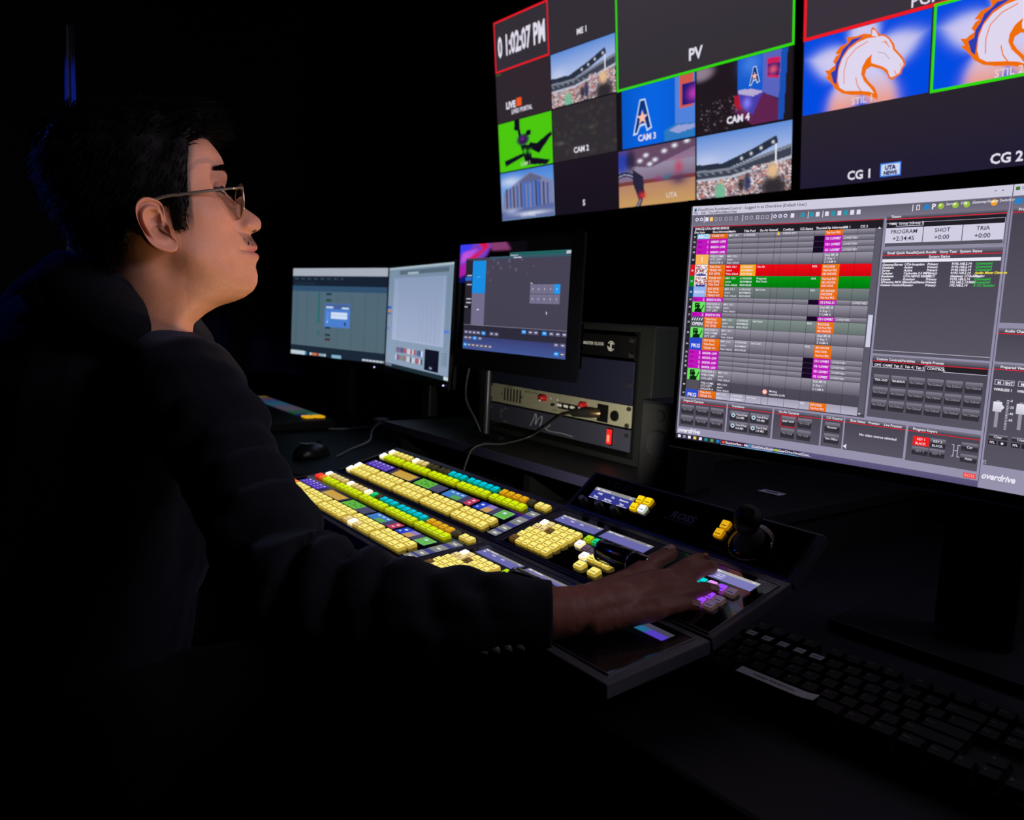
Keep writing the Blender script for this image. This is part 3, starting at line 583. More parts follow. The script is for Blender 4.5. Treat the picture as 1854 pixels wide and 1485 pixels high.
    for k in range(8):
        x = 1.012+k*.058
        for d in (0, .026): s.frame(x+d, .632, x+d+.023, .649, .0015, LT, l=3); s.text('M' if not d else 'INT', x+d+.0115, .646, .013, TX, 'c', 4, bold=.03)
        s.text('WIRELESS %d' % (k+1), x, .668, .0115, TX, l=4, bold=.03, fit=.045); s.rect(x+.010, .70, x+.019, .79, rgb(150, 146, 160), l=3); s.rect(x+.003, .705, x+.025, .738, rgb(230, 228, 238), rgb(200, 196, 212), 4); s.poly([(x+.025, .712), (x+.032, .722), (x+.025, .732)], rgb(225, 222, 235), 4)
        for q in range(20): s.rect(x+.036, .697+q*.005, x+.042, .6985+q*.005, TX, l=3)
        for q in range(4): s.text('-%d' % (q*20), x+.043, .702+q*.021, .011, TX, l=4)
        bt(x+.001, .814, x+.049, .829, 'Clear'); s.rect(x+.001, .834, x+.023, .849, rgb(40, 36, 44), l=3); s.text('PFL', x+.012, .845, .011, TX, 'c', 4); s.rect(x+.027, .834, x+.049, .849, rgb(40, 36, 44), l=3); s.disc(x+.037, .8415, .004, TX, 4)
    s.text('overdrive', 1.006, .966, .030, TX, l=4, bold=.03, shear=.3, fit=.085); s.frame(1.006, .905, 1.014, .915, .0012, LT, l=3)
ui(); s.build(t)
def arc_shell(x0, x1, z0, z1, f, bk, n=28):
    b = MB()
    for i in range(n):
        a = x0+(x1-x0)*i/n; c = x0+(x1-x0)*(i+1)/n
        v = [cyl(x, z, q) for x in (a, c) for z in (z0, z1) for q in (f, bk)]
        fs = [(0, 1, 5, 4), (2, 6, 7, 3), (0, 4, 6, 2), (1, 3, 7, 5)]
        if i == 0: fs.append((0, 2, 3, 1))
        if i == n-1: fs.append((4, 5, 7, 6))
        b.add(v, fs)
    return b
arc_shell(-.407, .407, -.008, UH+.014, .001, .030).build('housing', M_BLACK, t)
b = arc_shell(-.407, .407, -.008, -.0006, -.003, .0008); 
for q in ((-.407, .407, UH+.0006, UH+.012), (-.407, -.4006, -.0006, UH+.0006), (.4006, .407, -.0006, UH+.0006)):
    o_ = arc_shell(*q, -.003, .0008); b.add(o_.v, o_.f)
b.build('bezel', M_GLOSS, t)
arc_shell(-.408, .408, UH+.0122, UH+.0145, -.004, .006).build('bottom_trim', mat('trim_silver', (.30, .30, .33), .3, .85), t)
b = MB(); b.box(-.045, .035, .02, .045, .075, .50, bev=.006); b.build('stand_neck', M_METAL, t)
b = MB(); b.box(-.14, -.04, .001, .14, .17, .014, bev=.004); b.build('stand_base', M_METAL, t)

# ================================================================ OFFICE MONITORS at the far desk
def flat_monitor(name, label, TLp, yaw, tilt, w, h, draw, led=None, bz=.0055, nb=.022, il=0, it=0, stand=None, cat='monitor', group=None):
    base = Vector(TLp)+Vector((math.cos(yaw), math.sin(yaw), 0))*w/2
    t = thing(name, label, cat, (base.x, base.y, DZ), yaw, group)
    hd = bpy.data.objects.new  # local drawing frame with its origin at the picture's top left
    Mx = Matrix.Translation((-w/2, 0, TLp[2]-DZ))@Matrix.Rotation(-tilt, 4, 'X')
    def place(mb): mb.v = [tuple(Mx@Vector(p)) for p in mb.v]; return mb
    s_ = Scr(w, h); draw(s_); place(s_.mb); s_.build(t)
    ins = .014 if not il else .022; b = MB(); b.box(-bz+ins, .001, -h-nb, w+bz-ins, .026, bz, bev=.004); place(b).build('housing', M_BLACK, t)
    b = MB()
    for q in ((-bz, -.003, it+.0005, w+bz, .0009, bz), (-bz, -.003, -h-nb, w+bz, .0009, -h-.0005), (-bz, -.003, -h, -il-.0005, .0009, it), (w+.0005, -.003, -h, w+bz, .0009, it)): b.box(*q)
    place(b).build('bezel', M_GLOSS if name == 'touch_monitor' else M_BLACK, t)
    if led: b = MB(); b.sphere((w*led, -.004, -h-nb*.55), .0022, 10, 6); place(b).build('power_led', mat('white_led', (.1, .1, .1), emis=rgb(200, 180, 255), es=2.5), t)
    if stand:
        sx, sz = stand; b = MB(); b.tube([(sx, .040, sz+.010), (sx, .040, TLp[2]-DZ-h*.5)], .0075, 14); b.build('stand_pole', mat('pole_metal', (.05, .05, .07), .35, .6), t)
        b = MB(); b.box(sx-.045, .032, sz+.0008, sx+.06, .050, sz+.010, bev=.002); b.build('stand_base', M_METAL, t); return t
    b = MB(); b.box(-.03, .032, .012, .03, .06, TLp[2]-DZ-h*.5, bev=.004); b.build('stand_neck', M_METAL, t)
    b = MB(); b.box(-.12, -.05, .001, .12, .13, .012, bev=.003); b.build('stand_base', M_METAL, t)
    return t
def draw_m1(s):
    s.rect(0, 0, 1, 1, rgb(80, 104, 122), rgb(84, 106, 116), 0)
    s.rect(0, 0, 1, .088, rgb(165, 172, 186), l=1); s.rect(0, .088, 1, .20, rgb(22, 34, 50), l=1)
    for k in range(22): s.rect(.03+k*.024, .108+.01*(k % 3), .042+k*.024, .128, rgb(70, 90, 112), l=2)
    for k in range(6): s.rect(.03+k*.04, .17, .045+k*.04, .178, rgb(60, 80, 100), l=2)
    s.rect(0, .20, 1, .262, rgb(48, 80, 110), l=1)
    for k in range(26): s.rect(.0, .28+k*.0232, 1, .2815+k*.0232, rgb(50, 76, 92), l=1)
    for x in (.04, .06, .17, .5, .65, .78, .9): s.rect(x, .262, x+.003, .89, rgb(52, 78, 94), l=1)
    s.rect(.295, .27, .315, .62, rgb(30, 105, 110), l=2); s.rect(.300, .70, .315, .76, rgb(30, 105, 110), l=2)
    for v, c in ((.275, rgb(22, 60, 62)), (.345, rgb(30, 70, 50)), (.65, rgb(28, 44, 60)), (.735, rgb(24, 60, 58)), (.785, rgb(70, 35, 52))): s.rect(.38, v, .436, v+.024, c, l=2)
    s.rect(.370, .393, .634, .655, rgb(75, 125, 205), l=3); s.rect(.372, .398, .63, .45, rgb(70, 95, 150), l=4); s.rect(.385, .425, .46, .445, rgb(200, 215, 240), l=5); s.rect(.55, .430, .62, .448, rgb(200, 215, 240), l=5)
    s.rect(.438, .487, .608, .560, rgb(205, 222, 245), l=5); s.rect(.44, .520, .606, .524, rgb(120, 150, 200), l=6); s.disc(.588, .612, .02, rgb(30, 60, 120), 5); s.disc(.40, .60, .015, rgb(150, 190, 250), 5)
    for k in range(3): s.disc(.405, .50+k*.035, .012, rgb(110, 160, 230), 5)
    s.rect(0, .89, 1, 1, rgb(26, 40, 56), l=1); s.rect(0, .955, .165, 1, rgb(190, 205, 215), l=2); s.rect(.165, .96, .185, .995, rgb(40, 130, 180), l=3)
    for k, c in enumerate((rgb(220, 220, 225), rgb(210, 130, 100), rgb(230, 140, 70), rgb(190, 70, 60), rgb(160, 190, 200), rgb(150, 190, 205), rgb(190, 210, 220))): s.rect(.22+k*.026, .965, .24+k*.026, .993, c, l=3)
    s.rect(.46, .963, .56, .998, rgb(130, 175, 200), l=3); s.rect(.77, .97, .985, .990, rgb(150, 165, 185), l=3)
    for k in range(6): s.rect(.78+k*.033, .973, .795+k*.033, .987, rgb(235, 225, 225), l=4)
def draw_m2(s):
    s.rect(0, 0, 1, 1, rgb(116, 138, 160), rgb(140, 160, 185), 0); s.rect(0, 0, 1, .02, rgb(165, 185, 195), l=1); s.rect(.19, .035, .93, .075, rgb(84, 104, 120), l=1); s.rect(.33, .055, .5, .075, rgb(160, 180, 190), l=2)
    s.rect(.10, .108, .90, .72, rgb(140, 158, 190), rgb(165, 178, 208), 1)
    for k in range(44): s.rect(.12+(0 if k % 9 == 0 else .06), .12+k*.0134, .86, .1215+k*.0134, rgb(95, 110, 135), l=2)
    for x in (.2, .55, .6, .66, .72, .78): s.rect(x, .30, x+.002, .70, rgb(110, 125, 150), l=2)
    for k in range(40): s.rect(.915, .12+k*.019, .97, .124+k*.019, rgb(100, 118, 142), l=2)
    s.rect(.905, .57, .97, .60, rgb(90, 125, 205), l=3)
    s.rect(.0, .385, .07, .41, rgb(30, 90, 180), l=3); s.rect(.01, .42, .07, .45, rgb(190, 130, 100), l=3); s.rect(.0, .45, .07, .465, rgb(30, 90, 180), l=3); s.rect(.01, .60, .05, .62, rgb(90, 120, 200), l=3)
    for r_ in range(2):
        for k in range(16):
            x = .18+k*.028; s.rect(x, .785+r_*.075, x+.022, .835+r_*.075, random.choice([rgb(200, 205, 220), rgb(60, 60, 80), rgb(170, 60, 80), rgb(40, 60, 150), rgb(120, 130, 120), rgb(220, 220, 230)]), l=3)
    s.rect(.655, .758, .855, .948, rgb(14, 14, 34), l=3); s.text('Blank', .75, .93, .03, rgb(150, 165, 190), 'c', 4, bold=.04)
    for k in range(6): s.rect(.88, .775+k*.02, .96, .779+k*.02, rgb(85, 100, 120), l=3)
    s.rect(0, .962, 1, 1, rgb(30, 45, 55), l=2); s.rect(.0, .965, .12, .99, rgb(110, 120, 140), l=3); s.rect(.93, .965, .99, .995, rgb(200, 215, 225), l=3)
flat_monitor('office_monitor', 'far monitor showing a dim spreadsheet with a blue dialog box, left of the pair', (-2.7391, 1.0977, 1.2464), R(11.0), R(1.0), .531, .299, draw_m1, led=.90, group='pair of monitors on the far desk')
flat_monitor('office_monitor', 'far monitor showing pale document lines and a black square, right of the pair', (-2.2046, 1.1902, 1.2442), R(-10.8), R(1.0), .531, .299, draw_m2, led=.95, group='pair of monitors on the far desk')

# touch monitor in front of the rack; scale .78 of a 21 inch picture
k_ = .78
TT = Vector((0, 0, 1.12))+(Vector((-1.93, 1.288, 1.2851))-Vector((0, 0, 1.12)))*k_
def draw_touch(s):
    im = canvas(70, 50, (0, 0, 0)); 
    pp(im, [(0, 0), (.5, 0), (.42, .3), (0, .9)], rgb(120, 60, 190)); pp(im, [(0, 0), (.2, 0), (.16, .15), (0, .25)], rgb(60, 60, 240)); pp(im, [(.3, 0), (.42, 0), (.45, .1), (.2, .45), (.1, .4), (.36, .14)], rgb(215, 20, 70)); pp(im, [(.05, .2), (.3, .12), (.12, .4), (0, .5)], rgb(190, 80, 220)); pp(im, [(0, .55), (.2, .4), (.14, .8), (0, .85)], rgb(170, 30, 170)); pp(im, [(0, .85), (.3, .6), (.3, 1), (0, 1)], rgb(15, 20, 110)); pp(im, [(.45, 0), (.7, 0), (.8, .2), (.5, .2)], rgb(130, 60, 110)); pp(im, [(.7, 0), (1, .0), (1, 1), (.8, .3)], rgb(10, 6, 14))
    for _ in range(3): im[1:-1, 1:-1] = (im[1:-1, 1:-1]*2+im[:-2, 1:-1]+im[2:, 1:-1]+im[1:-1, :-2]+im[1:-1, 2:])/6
    s.raster(-.0715, -.107, .62, .30, im, 0)  # coloured reflection on the glass, painted as glowing picture
    s.rect(.0, .04, 1, 1, rgb(70, 66, 84), rgb(66, 64, 80), 1); s.rect(.25, .035, 1, .06, rgb(60, 90, 110), rgb(50, 80, 95), 2); s.rect(.955, .008, 1.0, .036, rgb(190, 195, 210), l=3); s.rect(.45, 0, 1, .036, rgb(35, 95, 95), l=2)
    s.text('DashBoard 9.3', .46, .035, .02, TX, l=4); s.text('Custom Panel', .49, .057, .022, TX, l=5, bold=.03)
    s.rect(0, .06, .078, .74, rgb(40, 36, 48), l=2); s.rect(.078, .07, .218, .406, rgb(25, 140, 225), l=3); s.rect(.078, .408, .218, .737, rgb(112, 108, 138), l=3); s.rect(0, .235, .07, .275, rgb(35, 105, 200), l=4)
    for v in (.215, .31, .46, .50): s.rect(.02, v, .07, v+.012, rgb(200, 200, 215), l=4)
    s.rect(0, .535, .068, .57, rgb(14, 12, 20), l=3); s.text('MENU', .005, .56, .022, TX, l=5); s.rect(.13, .235, .16, .24, rgb(130, 200, 240), l=5); s.rect(.14, .57, .16, .582, TX, l=5)
    for q, (x, y, r_) in enumerate(((.30, .05, .02), (.34, .08, .03), (.37, .13, .025), (.29, .12, .02), (.45, .06, .03), (.46, .12, .02), (.52, .15, .028), (.57, .05, .02), (.68, .12, .014), (.62, .19, .014), (.27, .25, .02), (.24, .17, .02))): s.disc(x, y+.02, r_*.7, rgb(92, 86, 112), 3, 12)  # pale blobs of the same reflection, painted over the window
    s.text('Mix', .662, .309, .02, TX, l=5)
    for r_ in range(2):
        for c_ in range(5):
            x = .659+c_*.0525; v = .313+r_*.095; s.rect(x, v, x+.051, v+.089, rgb(35, 150, 235) if (r_ == 0 and c_ == 4) else rgb(116, 112, 140), l=3); s.disc(x+.024, v+.045, .006, TX, 4, 8)
    s.poly([(.81, .565), (.822, .585), (.816, .586), (.820, .598), (.816, .599), (.812, .588)], TX, 6)
    s.rect(0, .737, 1, .742, rgb(130, 130, 150), l=3); s.rect(0, .742, 1, .86, rgb(44, 42, 58), l=2); s.rect(0, .86, 1, 1, rgb(56, 62, 116), rgb(66, 86, 150), 2)
    def row(v, xs, on=()): 
        for q, x in enumerate(xs): s.rect(x, v, x+.042, v+.038, rgb(30, 140, 225) if q in on else rgb(92, 90, 122), l=4); s.rect(x+.010, v+.014, x+.032, v+.022, TX, l=5)
    row(.800, [.01, .055, .10, .145, .200, .285, .335], (4,)); row(.756, [.60, .66, .71, .785, .845, .90, .955], (0, 3)); row(.858, [.01, .055, .108, .165], (2,)); row(.856, [.89, .945]); row(.935, [.005, .05, .095, .14, .185, .23, .275], (0,)); row(.938, [.895, .945], (0,))
flat_monitor('touch_monitor', 'small touch monitor with dark control panel and painted purple reflection before the rack', TT, R(.6), 0, .452*k_, .268*k_, draw_touch, bz=.034, nb=.042, il=.0715*.452*k_, it=.107*.268*k_, stand=(-.128, .0955))

# ================================================================ EQUIPMENT RACK on the riser
RX = -1.5508; RY = 1.1143; RZ = .9572; U_ = .0445; RW_ = .4826
rk = thing('equipment_rack', 'black desktop equipment rack standing on the riser behind the switcher', 'rack', (RX+RW_/2, RY, .8405), R(-1.2))
def rbox(name, q, m, bev=.002): b = MB(); b.box(*q, bev=bev); return b.build(name, m, rk)
h_ = RZ-.8405
zb = h_-2.62*U_; zt = h_+3.45*U_
zb = .0006
M_RACK = mat('rack_steel', (.012, .014, .014), .55, .2, spec=.3, bump=.15, bscale=500)
rbox('side_panel', (-.30, 0, zb, -.262, .36, zt), M_RACK); rbox('side_panel', (.250, 0, zb, .290, .36, zt), M_RACK)
rbox('top_panel', (-.262, -.0, zt-.012, .250, .36, zt), M_RACK); rbox('bottom_panel', (-.262, .0, zb, .250, .36, zb+.012), M_RACK)
rbox('back_panel', (-.262, .35, zb+.012, .250, .36, zt-.012), M_RACK)
for x in (-.262, .230): rbox('mounting_rail', (x, .006, zb+.013, x+.02, .012, zt-.013), M_METAL, .0005)
def unit(name, label, cat, top, parts):
    t = thing(name, label, cat, (RX+RW_/2, RY, 0), R(-1.2)); t.location.z = RZ-(top+1)*U_; parts(t); return t
def ux(u): return (u-.5)*RW_
def screw(t, u, v, m=None):
    b = MB(); b.tube([(ux(u), -.0055, (1-v)*U_), (ux(u), .0, (1-v)*U_)], [.0042, .0048], 12); b.box(ux(u)-.003, -.0060, (1-v)*U_-.0006, ux(u)+.003, -.0054, (1-v)*U_+.0006, 1); b.build('screw', [mat('screw_steel', (.12, .12, .12), .35, .8), M_BLACK], t)
M_CREAM = mat('brushed_aluminium', (.40, .38, .28), .5, .2, bump=.1, bscale=500, var=.1)
def silver(t):
    b = MB(); b.box(-RW_/2, -.001, .0006, RW_/2, .002, U_-.0006, bev=.0006); b.build('faceplate', M_CREAM, t)
    b = MB(); b.box(-.215, .0025, .002, .215, .22, U_-.002); b.build('chassis', M_METAL, t)
    b = MB()
    for k in range(6): b.box(ux(.125+k*.0252), -.0018, U_*.17, ux(.125+k*.0252)+.0045, -.0009, U_*.84)
    b.build('vent_slots', M_BLACK, t)
    for u, v in ((.018, .10), (.016, .84), (.988, .15), (.983, .88)): screw(t, u, v)
    for u, v in ((.444, .32), (.719, .33)):
        b = MB(); b.tube([(ux(u), -.001, (1-v)*U_), (ux(u), -.014, (1-v)*U_), (ux(u), -.016, (1-v)*U_)], [.0075, .0068, .005], 18); k_ = b.build('volume_knob', mat('red_knob', (.45, .012, .015), .3), t)
        b = MB(); b.tube([(ux(u)+.001, -.0155, (1-v)*U_-.005), (ux(u)+.001, -.0185, (1-v)*U_-.005)], .0022, 8); b.build('knob_pointer', mat('white_paint', (.75, .75, .75), .5), k_)
    b = MB(); b.box(ux(.545), -.004, U_*.30, ux(.70), -.001, U_*.60, bev=.001); b.build('switch_block', M_BLACK, t)
    for k in range(3):
        b = MB(); b.tube([(ux(.565+k*.045), -.004, U_*.46), (ux(.565+k*.045), -.011, U_*.50)], [.0035, .0028], 10); b.sphere((ux(.565+k*.045), -.011, U_*.50), .0034, 10, 6); b.build('toggle_switch', mat('white_paint'), t)
    for u in (.485, .534): b = MB(); b.sphere((ux(u), -.001, U_*.69), .0025, 8, 6); b.build('status_led', mat('dim_led', (.3, .3, .28), emis=(.5, .45, .4), es=.25), t)
    b = MB(); b.tube([(ux(.51), -.001, U_*.43), (ux(.51), -.008, U_*.43)], .003, 10); b.build('mini_jack', M_METAL, t)
    b = MB(); b.box(ux(.80), -.0016, U_*.06, ux(.866), -.0009, U_*.86); b.build('connector_panel', M_METAL, t)
    b = MB(); b.tube([(ux(.907), -.001, U_*.44), (ux(.907), -.005, U_*.44)], [.011, .010], 22); b.build('speaker_port', M_BLACK, t)
    for u in (.105, .268): b = MB(); b.tube([(ux(u), -.0009, U_*.5), (ux(u), -.002, U_*.5)], .0022, 8); b.build('screw_hole', M_BLACK, t)
    b = MB()
    for w, u, v, sz in (('PARTY-LINE', .14, .12, .0045), ('MASTER STATION', .29, .22, .006), ('VOLUME', .50, .86, .004), ('CALL', .56, .86, .004), ('HEADSET', .74, .84, .004)):
        vs, fs, q = text_mesh(w, .01); b.add([(ux(u)+x*sz, -.0013, (1-v)*U_+y*sz) for x, y in vs], fs)
    b.build('lettering', M_BLACK, t)
unit('intercom_unit', 'silver one unit intercom panel with two red knobs in the rack', 'intercom', 0, silver)
def amp(t):
    b = MB(); b.box(-RW_/2, -.001, .0006, RW_/2, .003, U_-.0006, bev=.0008); b.build('faceplate', mat('amp_face', (.045, .045, .075), .45, bump=.1, bscale=500), t)
    b = MB(); b.box(-.215, .0035, .002, .215, .25, U_-.002); b.build('chassis', M_METAL, t)
    b = MB(); b.box(ux(.870), -.002, U_*.14, ux(.902), -.001, U_*.92); b.build('switch_bezel', M_BLACK, t)
    b = MB(); b.box(ux(.875), -.006, U_*.20, ux(.897), -.002, U_*.86, bev=.001); b.build('power_switch', mat('red_lamp', (.4, .01, .01), .3, emis=rgb(255, 25, 20), es=1.3), t)
    b = MB(); b.box(ux(.879), -.0064, U_*.30, ux(.893), -.0061, U_*.62); b.build('switch_glow', mat('red_lamp_bright', (.4, .01, .01), .3, emis=(2.2, .35, .2), es=1), t)
    pts = [(.355, .92), (.372, .55), (.385, .15), (.392, .35), (.388, .80), (.405, .45), (.428, .22), (.428, .5), (.42, .86), (.447, .88), (.47, .78), (.482, .55), (.47, .50), (.455, .62), (.452, .82), (.47, .97), (.51, .98), (.56, .95), (.62, 1.0)]
    b = curve_tube([(ux(.345+(u-.355)*1.15), -.0016, U_*(1.0-v*.86)) for u, v in pts], .0009, 5, 5); b.build('script_logo', mat('grey_paint', (.36, .36, .44), .6), t)
    b = MB()
    for w, u, v in (('STATUS', .13, .22), ('INPUT', .10, .34), ('CLIP', .10, .46), ('-20', .10, .60), ('ON', .10, .72), ('STEREO', .13, .90)):
        vs, fs, q = text_mesh(w, .01); b.add([(ux(u)+x*.004, -.0015, (1-v)*U_+y*.004) for x, y in vs], fs)
    b.build('lettering', mat('grey_lettering', (.35, .35, .35), .6), t)
    for u, v in ((.016, .25), (.984, .25)): screw(t, u, v)
unit('power_amplifier', 'dark amplifier with script logo and glowing red switch, lowest in the rack', 'amplifier', 1.06, amp)
def clock(t):
    b = MB(); b.box(-RW_/2, -.001, .0006, RW_/2, .002, U_-.0006, bev=.0008); b.build('faceplate', M_BLACK, t)
    b = MB(); b.box(-.215, .0025, .002, .215, .2, U_-.002); b.build('chassis', M_METAL, t)
    b = MB()
    vs, fs, q = text_mesh('HD MASTER CLOCK', .015); sz = .0085; b.add([(ux(.815)-(q[1]-x)*sz, -.0013, U_*.48+y*sz) for x, y in vs], fs)
    b.build('lettering', mat('white_lettering', (.85, .85, .85), .6), t)
    b = MB()
    for a0, a1, r0, r1 in ((20, 150, .0085, .010), (180, 330, .0085, .010), (40, 120, .005, .0068), (200, 300, .005, .0068)):
        n = 10
        for k in range(n):
            A = R(a0+(a1-a0)*k/n); B = R(a0+(a1-a0)*(k+1)/n); c = (ux(.858), U_*.48)
            b.add([(c[0]+r*math.cos(x), -.0013, c[1]+r*math.sin(x)) for r, x in ((r0, A), (r1, A), (r1, B), (r0, B))], [(0, 1, 2, 3)])
    b.box(ux(.858)-.0015, -.0014, U_*.48-.006, ux(.858)+.0015, -.0012, U_*.48+.006); b.build('round_logo', mat('white_lettering'), t)
    for u, v in ((.018, .2), (.018, .8), (1.0-.02, .2), (1.0-.02, .85)): screw(t, u, v)
unit('master_clock_unit', 'black one unit master clock with white lettering, highest in the rack', 'clock unit', -3.02, clock)
def blank(t):
    b = MB(); b.box(-RW_/2, -.001, .0006, RW_/2, .002, 1.9*U_, bev=.0008); b.build('faceplate', mat('blue_black_face', (.012, .013, .035), .5), t)
    for u in (.018, .98): screw(t, u, .1)
unit('blank_panel', 'plain dark blue blanking panel above the silver intercom panel', 'rack panel', -1.0, blank)

# headset plug and its thin cable hanging from the intercom panel
def Wp(u, v, y): return Vector((RX+u*RW_, RY-.0101*u-y, RZ-v*U_))
hp = thing('headset_connector', 'black plug with thin cable hanging down from the silver intercom panel', 'connector', Wp(.80, .62, .03))
o = Wp(.80, .62, .03)
b = MB(); b.tube([Wp(.83, .55, .0018)-o, Wp(.81, .56, .012)-o, Wp(.80, .57, .012)-o], [.009, .009, .0095], 16); b.build('metal_collar', mat('brass_dark', (.16, .10, .06), .35, .8), hp)
b = MB(); b.tube([Wp(.80, .57, .012)-o, Wp(.76, .60, .016)-o, Wp(.70, .70, .018)-o, Wp(.685, .72, .019)-o], [.0098, .010, .0075, .004], 16); b.build('plug_body', M_RUB, hp)
curve_tube([Wp(.69, .71, .019)-o, Wp(.64, .85, .022)-o, Wp(.60, 1.1, .024)-o, Wp(.52, 1.7, .028)-o, Wp(.455, 2.2, .04)-o, Wp(.43, 2.5, .10)-o, Wp(.412, 2.5, .15)-o, Wp(.405, 2.9, .178)-o, Wp(.39, 4.4, .195)-o], .0021, 8, 6).build('cable', mat('cable_grey', (.022, .022, .022), .5), hp)

# ================================================================ VISION SWITCHER CONSOLE
cs = thing('video_switcher', 'large two row vision switcher with glowing yellow buttons under the operator\'s hand', 'switcher', (-1.3269, .7347, DZ), R(-1.258))
def plane_m(y, z, t): return Matrix.Translation((0, y, z))@Matrix.Rotation(R(t), 4, 'X')
MR = plane_m(0, .8452-DZ, 15.885); MF = Matrix.Translation((-.0043, -.1256, .8128-DZ))@Matrix.Rotation(R(5.14), 4, 'X'); MM = plane_m(.0245, .8522-DZ, 40)
b = MB(); Mp = Matrix(((0, 0, 1, 0), (1, 0, 0, 0), (0, 1, 0, 0), (0, 0, 0, 1)))
b.prism([(-.205, .0006), (.06, .0006), (.045, .080), (0, .072), (-.10, .042), (-.135, .040), (-.2, .034)], .02, .735, M=Mp); b.build('base', M_BLACK, cs)
def slab(name, M, x0, x1, v0, v1, th):
    b = MB(); b.box(x0, -v1, -th, x1, -v0, -.0004, bev=.0015, M=M); return b.build(name, M_PANEL, cs)
slab('rear_panel', MR, -.031, .863, -.0255, .1045, .015); slab('front_panel', MF, -.027, .867, -.0245, .112, .015)
b = MB(); b.box(.486, .0, -.014, .863, .0705, -.0004, bev=.0015, M=MM); b.build('menu_module_housing', M_PANEL, cs)
M_RIM = mat('rim_metal', (.16, .16, .18), .3, .7)
def rim(M, x0, x1, v0, v1, w=.0011, h=.0011):
    b = MB()
    for q in ((x0, v0, x1, v0+w), (x0, v1-w, x1, v1), (x0, v0+w, x0+w, v1-w), (x1-w, v0+w, x1, v1-w)): b.box(q[0], -q[3], -.0002, q[2], -q[1], h, M=M)
    return b
for M in (MR, MF):
    for q in ((-.026, .4877, -.0145, .101), (.497, .856, -.0145, .100)):
        b = MB(); b.box(q[0]+.0011, -q[3]+.0011, -.0003, q[1]-.0011, -q[2]-.0011, .0004, M=M); g = b.build('glass_panel', M_GLOSS, cs)
        rim(M, *q).build('rim', M_RIM, g)
b = MB(); b.box(.494, .004, -.0003, .853, .0665, .0004, M=MM); g = b.build('glass_panel', M_GLOSS, cs); rim(MM, .4935, .8535, -.067, -.0035, .0009, .0009).build('rim', mat('rim_dark', (.08, .08, .09), .35, .7), g)

# --- buttons
COLS = dict(yel=rgb(243, 228, 122), lime=rgb(205, 232, 8), white=(1.9, 1.95, 2.2), cyan=rgb(0, 190, 215), amber=rgb(222, 168, 18), dim=(.05, .045, .02), cream=rgb(226, 206, 140), red=(1.5, .05, .04), orange=rgb(245, 130, 50), green=rgb(20, 205, 125), teal=rgb(0, 205, 215), violet=rgb(150, 70, 245), lilac=rgb(225, 150, 255), off=(.004, .004, .005), clear=(.10, .07, .13), lgrn=rgb(165, 210, 20), brown=(.13, .07, .02), gold=rgb(250, 212, 10), bluew=(.9, 1.2, 1.9))
BM = {}
def bmesh_button(sx, sy, ck, h=.0052):
    k = (sx, sy, ck)
    if k in BM: return BM[k]
    c = COLS[ck]; e = 1.0
    top = mat('button_'+ck, tuple(min(.8, x*.5) for x in c), .35, emis=c, es=1.1); side = mat('button_side_'+ck, tuple(min(.8, x*.4) for x in c), .3, emis=tuple(x*q for x, q in zip(c, (.50, .40, .16))), es=1.0)
    b = MB(); x = sx/2; y = sy/2; i = min(x, y)*.16
    P0 = [(-x, -y, .0006), (x, -y, .0006), (x, y, .0006), (-x, y, .0006)]; P1 = [(-x, -y, h*.55), (x, -y, h*.55), (x, y, h*.8), (-x, y, h*.8)]
    P2 = [(-x+i, -y+i, h*.78), (x-i, -y+i, h*.78), (x-i, y-i, h*1.08), (-x+i, y-i, h*1.08)]
    r_ = min(x, y)*.35
    def rnd(P, r):
        out = []
        for k2 in range(4):
            p = Vector(P[k2]); a = (Vector(P[k2-1])-p).normalized()*r; q = (Vector(P[(k2+1) % 4])-p).normalized()*r; out += [p+a, p+(a+q)*.29, p+q]
        return out
    A = rnd(P0, r_); B = rnd(P1, r_); C_ = rnd(P2, r_*.6); n = 12
    b.add(A+B, [(k2, (k2+1) % n, n+(k2+1) % n, n+k2) for k2 in range(n)], 1); b.add(B+C_, [(k2, (k2+1) % n, n+(k2+1) % n, n+k2) for k2 in range(n)], 1); b.add(C_, [list(range(n))], 0)
    tz = lambda yy: h*.78+(yy+y-i)/(2*y-2*i)*h*.30+.00012
    yy = -y*.30; b.add([(-x*.62, yy-.0007, tz(yy-.0007)), (x*.62, yy-.0007, tz(yy-.0007)), (x*.62, yy+.0003, tz(yy+.0003)), (-x*.62, yy+.0003, tz(yy+.0003))], [(0, 1, 2, 3)], 2)
    dk_ = mat('button_groove', (.05, .045, .01), .5)
    o = b.build('tmp', [top, side, dk_]); me = o.data; bpy.data.objects.remove(o); BM[k] = me; return me
allb = []
def button(kind, M, x, v, ck, sx=.0150, sy=.0138, h=.0):
    allb.append((kind, M@Matrix.Translation((x, -v, .0004+h)), bmesh_button(sx, sy, ck)))
gx = lambda c: (c//5)*.0925+(c % 5)*.0173
row0r = ['white']+['yel']*4+['white', 'cream', 'cream', 'dim', 'dim', 'dim', 'dim']+['cyan']*8+['amber']*4+['dim']
row0f = ['white']+['cream']*4+['white', 'cream', 'cream', 'cream', 'white', 'green', 'dim']+['cyan']*8+['amber']*4+['dim']
